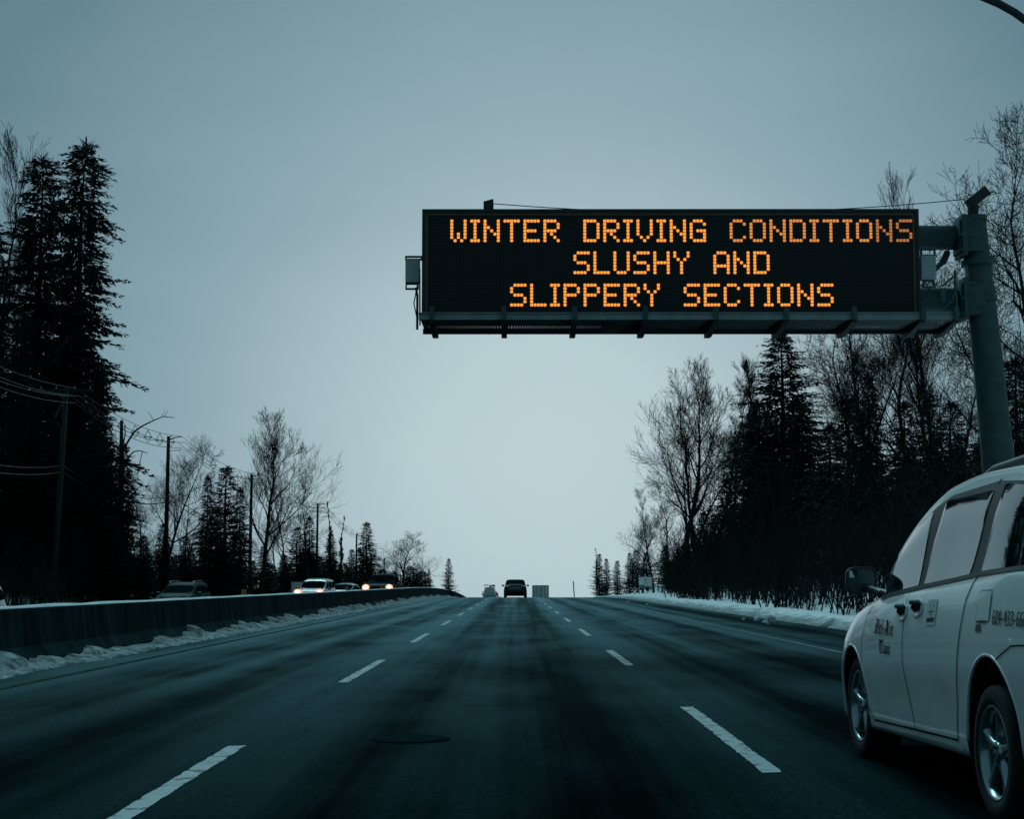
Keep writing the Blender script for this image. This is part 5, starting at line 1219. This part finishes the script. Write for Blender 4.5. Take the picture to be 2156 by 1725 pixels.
# silhouettes
def prof_suv(L, H, hood, bl):
    f, r_ = L / 2, -L / 2
    return ([(r_, bl), (r_ + .06, bl + .12), (r_ + .35, H - .10), (r_ + .6, H - .02), (0, H), (f - 2.0, H - .05), (f - 1.65, H - .18), (f - 1.05, hood + .05), (f - .8, hood), (f - .3, hood - .09), (f - .08, hood - .22), (f, hood - .38)],
            [(r_, bl - .02), (r_ + .06, bl + .08), (r_ + .35, H - .18), (r_ + .6, H - .09), (0, H - .07), (f - 2.1, H - .12), (f - 1.75, H - .25), (f - 1.25, bl + .12), (f - 1.1, bl + .02), (f - .8, hood - .05), (f, hood - .42)],
            [(r_, bl), (0, bl), (f - 1.2, bl - .03), (f - .5, hood - .13), (f, hood - .45)])
def win_suv(L, H, bl):
    f, r_ = L / 2, -L / 2
    return [("front_window", [(f - 2.35, bl + .04), (f - 1.35, bl + .03)], [(f - 2.35, H - .17), (f - 1.95, H - .21), (f - 1.35, bl + .08)]),
            ("rear_door_window", [(f - 3.25, bl + .05), (f - 2.43, bl + .04)], [(f - 3.25, H - .17), (f - 2.43, H - .165)]),
            ("rear_side_window", [(r_ + .28, bl + .10), (f - 3.33, bl + .05)], [(r_ + .28, bl + .2), (r_ + .5, H - .20), (f - 3.33, H - .17)])]
# 0: silver car at the very left edge
L, H, hd, bl = 4.5, 1.55, .98, .95; t_, e_, b_ = prof_suv(L, H, hd, bl); Y = 48.6
car("silver_car", ((24 - 1086) / FPX * (Y + 2.) - .88, Y, zr(Y) - .42), math.pi, L, 1.8, t_, e_, b_, 'silver', "silver car cut off by the left edge of the view above the barrier", "car", side_win=win_suv(L, H, bl), shield=(L / 2 - 1.0, L / 2 - 1.7),
    extra={'parts': lambda o, S, f, r_: (MB().box((-.80, f - .35, .62), (.10, .3, .05)).build("side_marker_lamp", 'lamp_on', o), lamps_front(o, S, f, 1.8, .66, False))})
# 1: dark wagon
L, H, hd, bl = 4.35, 1.53, 1.0, .98; t_, e_, b_ = prof_suv(L, H, hd, bl)
def p1(o, S, f, r_):
    lamps_front(o, S, f, 1.75, .68, False)
    for sd in (-1, 1): MB().tube([(sd * .56, -1.5, H - .03), (sd * .56, -1.3, H + .05), (sd * .56, .1, H + .05), (sd * .56, .3, H - .02)], .02, 6).build("roof_rail", 'steel_light', o)
car("dark_wagon", carpos(389, 80), math.pi - R(5), L, 1.76, t_, e_, b_, 'slate', "dark wagon with unlit lamps driving towards us behind the barrier on the left", "car", side_win=win_suv(L, H, bl), shield=(L / 2 - .98, L / 2 - 1.75), extra={'parts': p1})
# 2: white SUV, headlights on
L, H, hd, bl = 4.7, 1.74, 1.12, 1.10; t_, e_, b_ = prof_suv(L, H, hd, bl)
def p2(o, S, f, r_):
    lamps_front(o, S, f, 1.85, .93, True, .70, (.34, .19)); MB().box((0, f - .03, .80), (.85, .10, .12)).build("grille", 'trim', o); MB().box((0, f + .03, .83), (.14, .02, .09)).build("badge", 'steel_light', o)
car("white_suv", carpos(668, 108), math.pi - R(5), L, 1.85, t_, e_, b_, 'white2', "white SUV with snowy roof and lit headlights in front of the white panel", "suv", side_win=win_suv(L, H, bl), shield=(L / 2 - .98, L / 2 - 1.78), snow_roof=(L / 2 - 2.1, -L / 2 + .5), extra={'parts': p2})
# 3: white sedan behind
def prof_sedan(L, H, hood, bl, boot):
    f, r_ = L / 2, -L / 2
    return ([(r_, boot - .15), (r_ + .08, boot - .02), (r_ + .55, boot + .02), (r_ + 1.35, H - .06), (r_ + 1.8, H), (f - 2.1, H - .03), (f - 1.2, hood + .08), (f - 1.0, hood), (f - .35, hood - .1), (f, hood - .32)],
            [(r_, boot - .22), (r_ + .6, bl + .02), (r_ + 1.3, H - .14), (r_ + 1.8, H - .07), (f - 2.15, H - .1), (f - 1.35, bl + .06), (f - 1.15, bl), (f, hood - .38)],
            [(r_, boot - .2), (r_ + .5, bl), (0, bl), (f - 1.2, bl - .03), (f - .5, hood - .15), (f, hood - .42)])
L, H, hd, bl = 4.6, 1.46, .96, .92; t_, e_, b_ = prof_sedan(L, H, hd, bl, 1.0)
ws = lambda L, H, bl: [("front_window", [(L / 2 - 2.35, bl + .04), (L / 2 - 1.45, bl + .03)], [(L / 2 - 2.35, H - .13), (L / 2 - 2.1, H - .15), (L / 2 - 1.45, bl + .09)]), ("rear_door_window", [(-L / 2 + .95, bl + .05), (L / 2 - 2.42, bl + .04)], [(-L / 2 + .95, bl + .12), (-L / 2 + 1.5, H - .17), (L / 2 - 2.42, H - .13)])]
def p3(o, S, f, r_): lamps_front(o, S, f, 1.8, .66, True, .66, (.22, .10))
car("white_sedan", carpos(728, 124), math.pi - R(9), L, 1.8, t_, e_, b_, 'white2', "low white sedan between the white SUV and the black pickup", "car", side_win=ws(L, H, bl), shield=(L / 2 - 1.12, L / 2 - 2.0), snow_roof=(L / 2 - 2.3, -L / 2 + 1.7), extra={'parts': p3})
# 4: black pickup, headlights on
L, H = 5.8, 1.92; f, r_ = L / 2, -L / 2
t_ = [(r_, 1.30), (r_ + 1.9, 1.32), (r_ + 1.98, 1.75), (r_ + 2.2, H - .03), (0, H), (f - 2.3, H - .03), (f - 1.5, 1.34), (f - 1.3, 1.27), (f - .2, 1.20), (f - .04, 1.10), (f, .7)]
e_ = [(r_, 1.28), (r_ + 1.9, 1.3), (r_ + 1.98, 1.7), (r_ + 2.2, H - .1), (0, H - .08), (f - 2.35, H - .1), (f - 1.65, 1.33), (f - 1.4, 1.22), (f, .68)]
b_ = [(r_, 1.26), (0, 1.22), (f - 1.3, 1.20), (f - .3, 1.12), (f, .62)]
def p4(o, S, f, r_):
    lamps_front(o, S, f, 2.0, 1.05, True, .76, (.34, .21)); g_ = MB().box((0, f - .01, .88), (1.1, .09, .36)).build("grille", 'trim', o)
    MB().box((0, f + .045, .92), (.16, .02, .12)).build("badge", 'steel_light', g_); MB().box((0, f - .02, .52), (1.75, .2, .22)).build("bumper", 'dark', o, bevel=.04)
wp = [("front_window", [(f - 2.75, 1.27), (f - 1.78, 1.25)], [(f - 2.75, H - .18), (f - 2.3, H - .19), (f - 1.78, 1.32)]), ("rear_door_window", [(f - 3.6, 1.28), (f - 2.85, 1.27)], [(f - 3.6, H - .19), (f - 2.85, H - .17)])]
car("black_pickup", carpos(810, 112, -.22), math.pi - R(4), L, 2.0, t_, e_, b_, 'dark', "black pickup truck with two lit headlights behind the barrier near the crest", "pickup truck", clear=.35, wheelr=.40, side_win=wp, shield=(f - 1.42, f - 2.25), extra={'parts': p4, 'my': f - 1.9})
# 5: grey car ahead, seen from behind
L, H, hd, bl = 4.5, 1.46, .95, .93; t_, e_, b_ = prof_sedan(L, H, hd, bl, 1.06)
def p5(o, S, f, r_):
    for sd in (-1, 1):
        MB().box((sd * .62, r_ + .06, .88), (.42, .12, .13), Matrix.Rotation(sd * R(6), 3, 'Y')).build("tail_light", 'tail_off', o, bevel=.03)
    k = MB(); k.add([(x, r_ - .012, z) for x, z in ((-.52, .66), (.52, .66), (.36, .90), (-.36, .90))] + [(x, r_ + .2, z) for x, z in ((-.52, .66), (.52, .66), (.36, .90), (-.36, .90))], [(0, 1, 2, 3), (0, 4, 5, 1), (3, 2, 6, 7), (0, 3, 7, 4), (1, 5, 6, 2)]); k.build("licence_plate_recess", 'silver', o)
    MB().box((0, r_ - .02, .76), (.34, .02, .14)).build("licence_plate", 'lens', o)
    MB().box((0, r_ + .08, .50), (1.66, .22, .20)).build("rear_bumper", 'slate', o, bevel=.05)
    MB().box((0, r_ + .1, .30), (1.2, .2, .16)).build("diffuser", 'liner', o)
    MB().box((.45, -.3, 1.30), (.02, .3, .2)).build("head_restraint", 'trim', o)
car("grey_sedan", ((1085 - 1086) / FPX * 134, 134 + 2.2, zr(136)), 0, L, 1.80, t_, e_, b_, 'slate', "dark grey sedan seen from behind in our lane at the crest", "car", clear=.15, side_win=ws(L, H, bl), rearw=(-L / 2 + .62, -L / 2 + 1.4), shield=(L / 2 - 1.12, L / 2 - 2.0), extra={'parts': p5})
# 6: white cargo van with ladder rack, brake lamps
L, H, hd, bl = 5.2, 2.35, 1.25, 1.2; f, r_ = L / 2, -L / 2
t_ = [(r_, 1.9), (r_ + .05, 2.2), (r_ + .15, H - .04), (r_ + .5, H), (f - 1.8, H - .02), (f - 1.2, H - .3), (f - .7, hd + .1), (f - .4, hd), (f - .05, hd - .2), (f, .8)]
e_ = [(r_, 1.85), (r_ + .05, 2.1), (r_ + .15, H - .12), (r_ + .5, H - .08), (f - 1.8, H - .1), (f - 1.2, H - .4), (f - .9, bl + .1), (f - .7, bl - .05), (f, .75)]
b_ = [(r_, bl), (0, bl), (f - .9, bl - .05), (f - .3, 1.0), (f, .7)]
def p6(o, S, f, r_):
    for sd in (-1, 1):
        MB().box((sd * .93, r_ + .06, 1.45), (.12, .10, .62)).build("tail_light", 'tail_off', o, bevel=.02)
        MB().box((sd * .93, r_ + .0, 1.62), (.09, .03, .10)).build("brake_lamp", 'tail_red', o); MB().box((sd * .93, r_ + .0, 1.24), (.09, .03, .12)).build("brake_lamp", 'tail_red', o)
    k = MB(); rectring(k, -.80, .80, .55, 2.15, .015, r_ - .0, .02); k.box((0, r_ - .002, 1.35), (.012, .02, 1.6)); k.build("rear_door_gap", 'liner', o)
    MB().box((.28, r_ - .02, 1.34), (.22, .03, .05)).build("door_handle", 'liner', o); MB().box((0, r_ - .01, 1.12), (1.5, .03, .03)).build("rub_strip", 'liner', o); MB().box((-.3, r_ - .02, 1.0), (.32, .02, .15)).build("licence_plate", 'lens', o)
    k = MB()
    for sd in (-1, 1): k.tube([(sd * .74, r_ + .3, H - .05), (sd * .74, r_ + .3, H + .22), (sd * .74, f - 1.9, H + .22), (sd * .74, f - 1.9, H - .05)], .025, 6)
    for yy in (r_ + .3, 0, f - 1.9): k.tube([(-.74, yy, H + .20), (.74, yy, H + .20)], .025, 6)
    k.build("roof_rack", 'steel', o)
    k = MB(); 
    for xx in (-.62, -.30): k.bar((xx, r_ + .2, H + .27), (xx, f - 1.7, H + .27), .05)
    for j in range(10): k.bar((-.62, r_ + .3 + j * .33, H + .27), (-.30, r_ + .3 + j * .33, H + .27), .035)
    k.build("ladder", 'steel_light', o)
    MB().box((.50, r_ + .7, H + .16), (.50, 1.0, .22)).build("rooftop_bundle", 'steel_dark', o, bevel=.04)
    MB().tube([(.08, r_ + .35, H + .0), (.08, r_ + .35, H + .3)], [.16, .03], 8).build("beacon", 'steel', o)
car("cargo_van", ((1031 - 1086) / FPX * 236, 236 + 2.6, zr(238)), 0, L, 1.98, t_, e_, b_, 'white2', "white cargo van with a ladder rack and red lamps beyond the crest", "van", clear=.25, wheelr=.33, extra={'parts': p6, 'my': f - 1.2})
# 7: pale pickup hidden partly by the van
L, H, hd, bl = 4.8, 1.98, 1.15, 1.12; t_, e_, b_ = prof_suv(L, H, hd, bl)
def p7(o, S, f, r_):
    for sd in (-1, 1): MB().box((sd * .80, r_ + .10, 1.30), (.10, .10, .34)).build("tail_light", 'tail_red', o)
car("white_crossover", (-3.38, 250, zr(250)), 0, L, 1.9, t_, e_, b_, 'white2', "pale crossover half hidden by the cargo van beyond the crest", "suv", side_win=win_suv(L, H, bl), rearw=(-L / 2 + .10, -L / 2 + .36), extra={'parts': p7, 'my': L / 2 - 1.6})
# 8: box trailer
Y = 246; o = empty("box_trailer", (3.62, Y, zr(Y)), R(.8), "grey ribbed cargo box trailer in the right lane beyond the crest", "trailer")
MB().box((0, 2.4, 1.65), (2.30, 4.8, 2.20)).build("box_body", 'cargo', o, bevel=.02)
k = MB(); rectring(k, -1.17, 1.17, .55, 2.77, .07, -.02, .05); k.build("rear_frame", 'slate', o)
for xx in (-.56, .56): MB().box((xx, -.03, 1.65), (.03, .03, 2.05)).build("lock_rod", 'slate', o)
MB().box((0, -.02, 1.65), (.05, .04, 2.05)).build("door_gap", 'liner', o)
for sd in (-1, 1): wheel(o, sd * 1.0, 2.6, .38, .38, sd, .24, False)
MB().box((0, .2, .5), (2.0, .3, .12)).build("bumper", 'steel_dark', o)
scene.render.engine = 'CYCLES'
scene.render.resolution_x = 1024; scene.render.resolution_y = 820
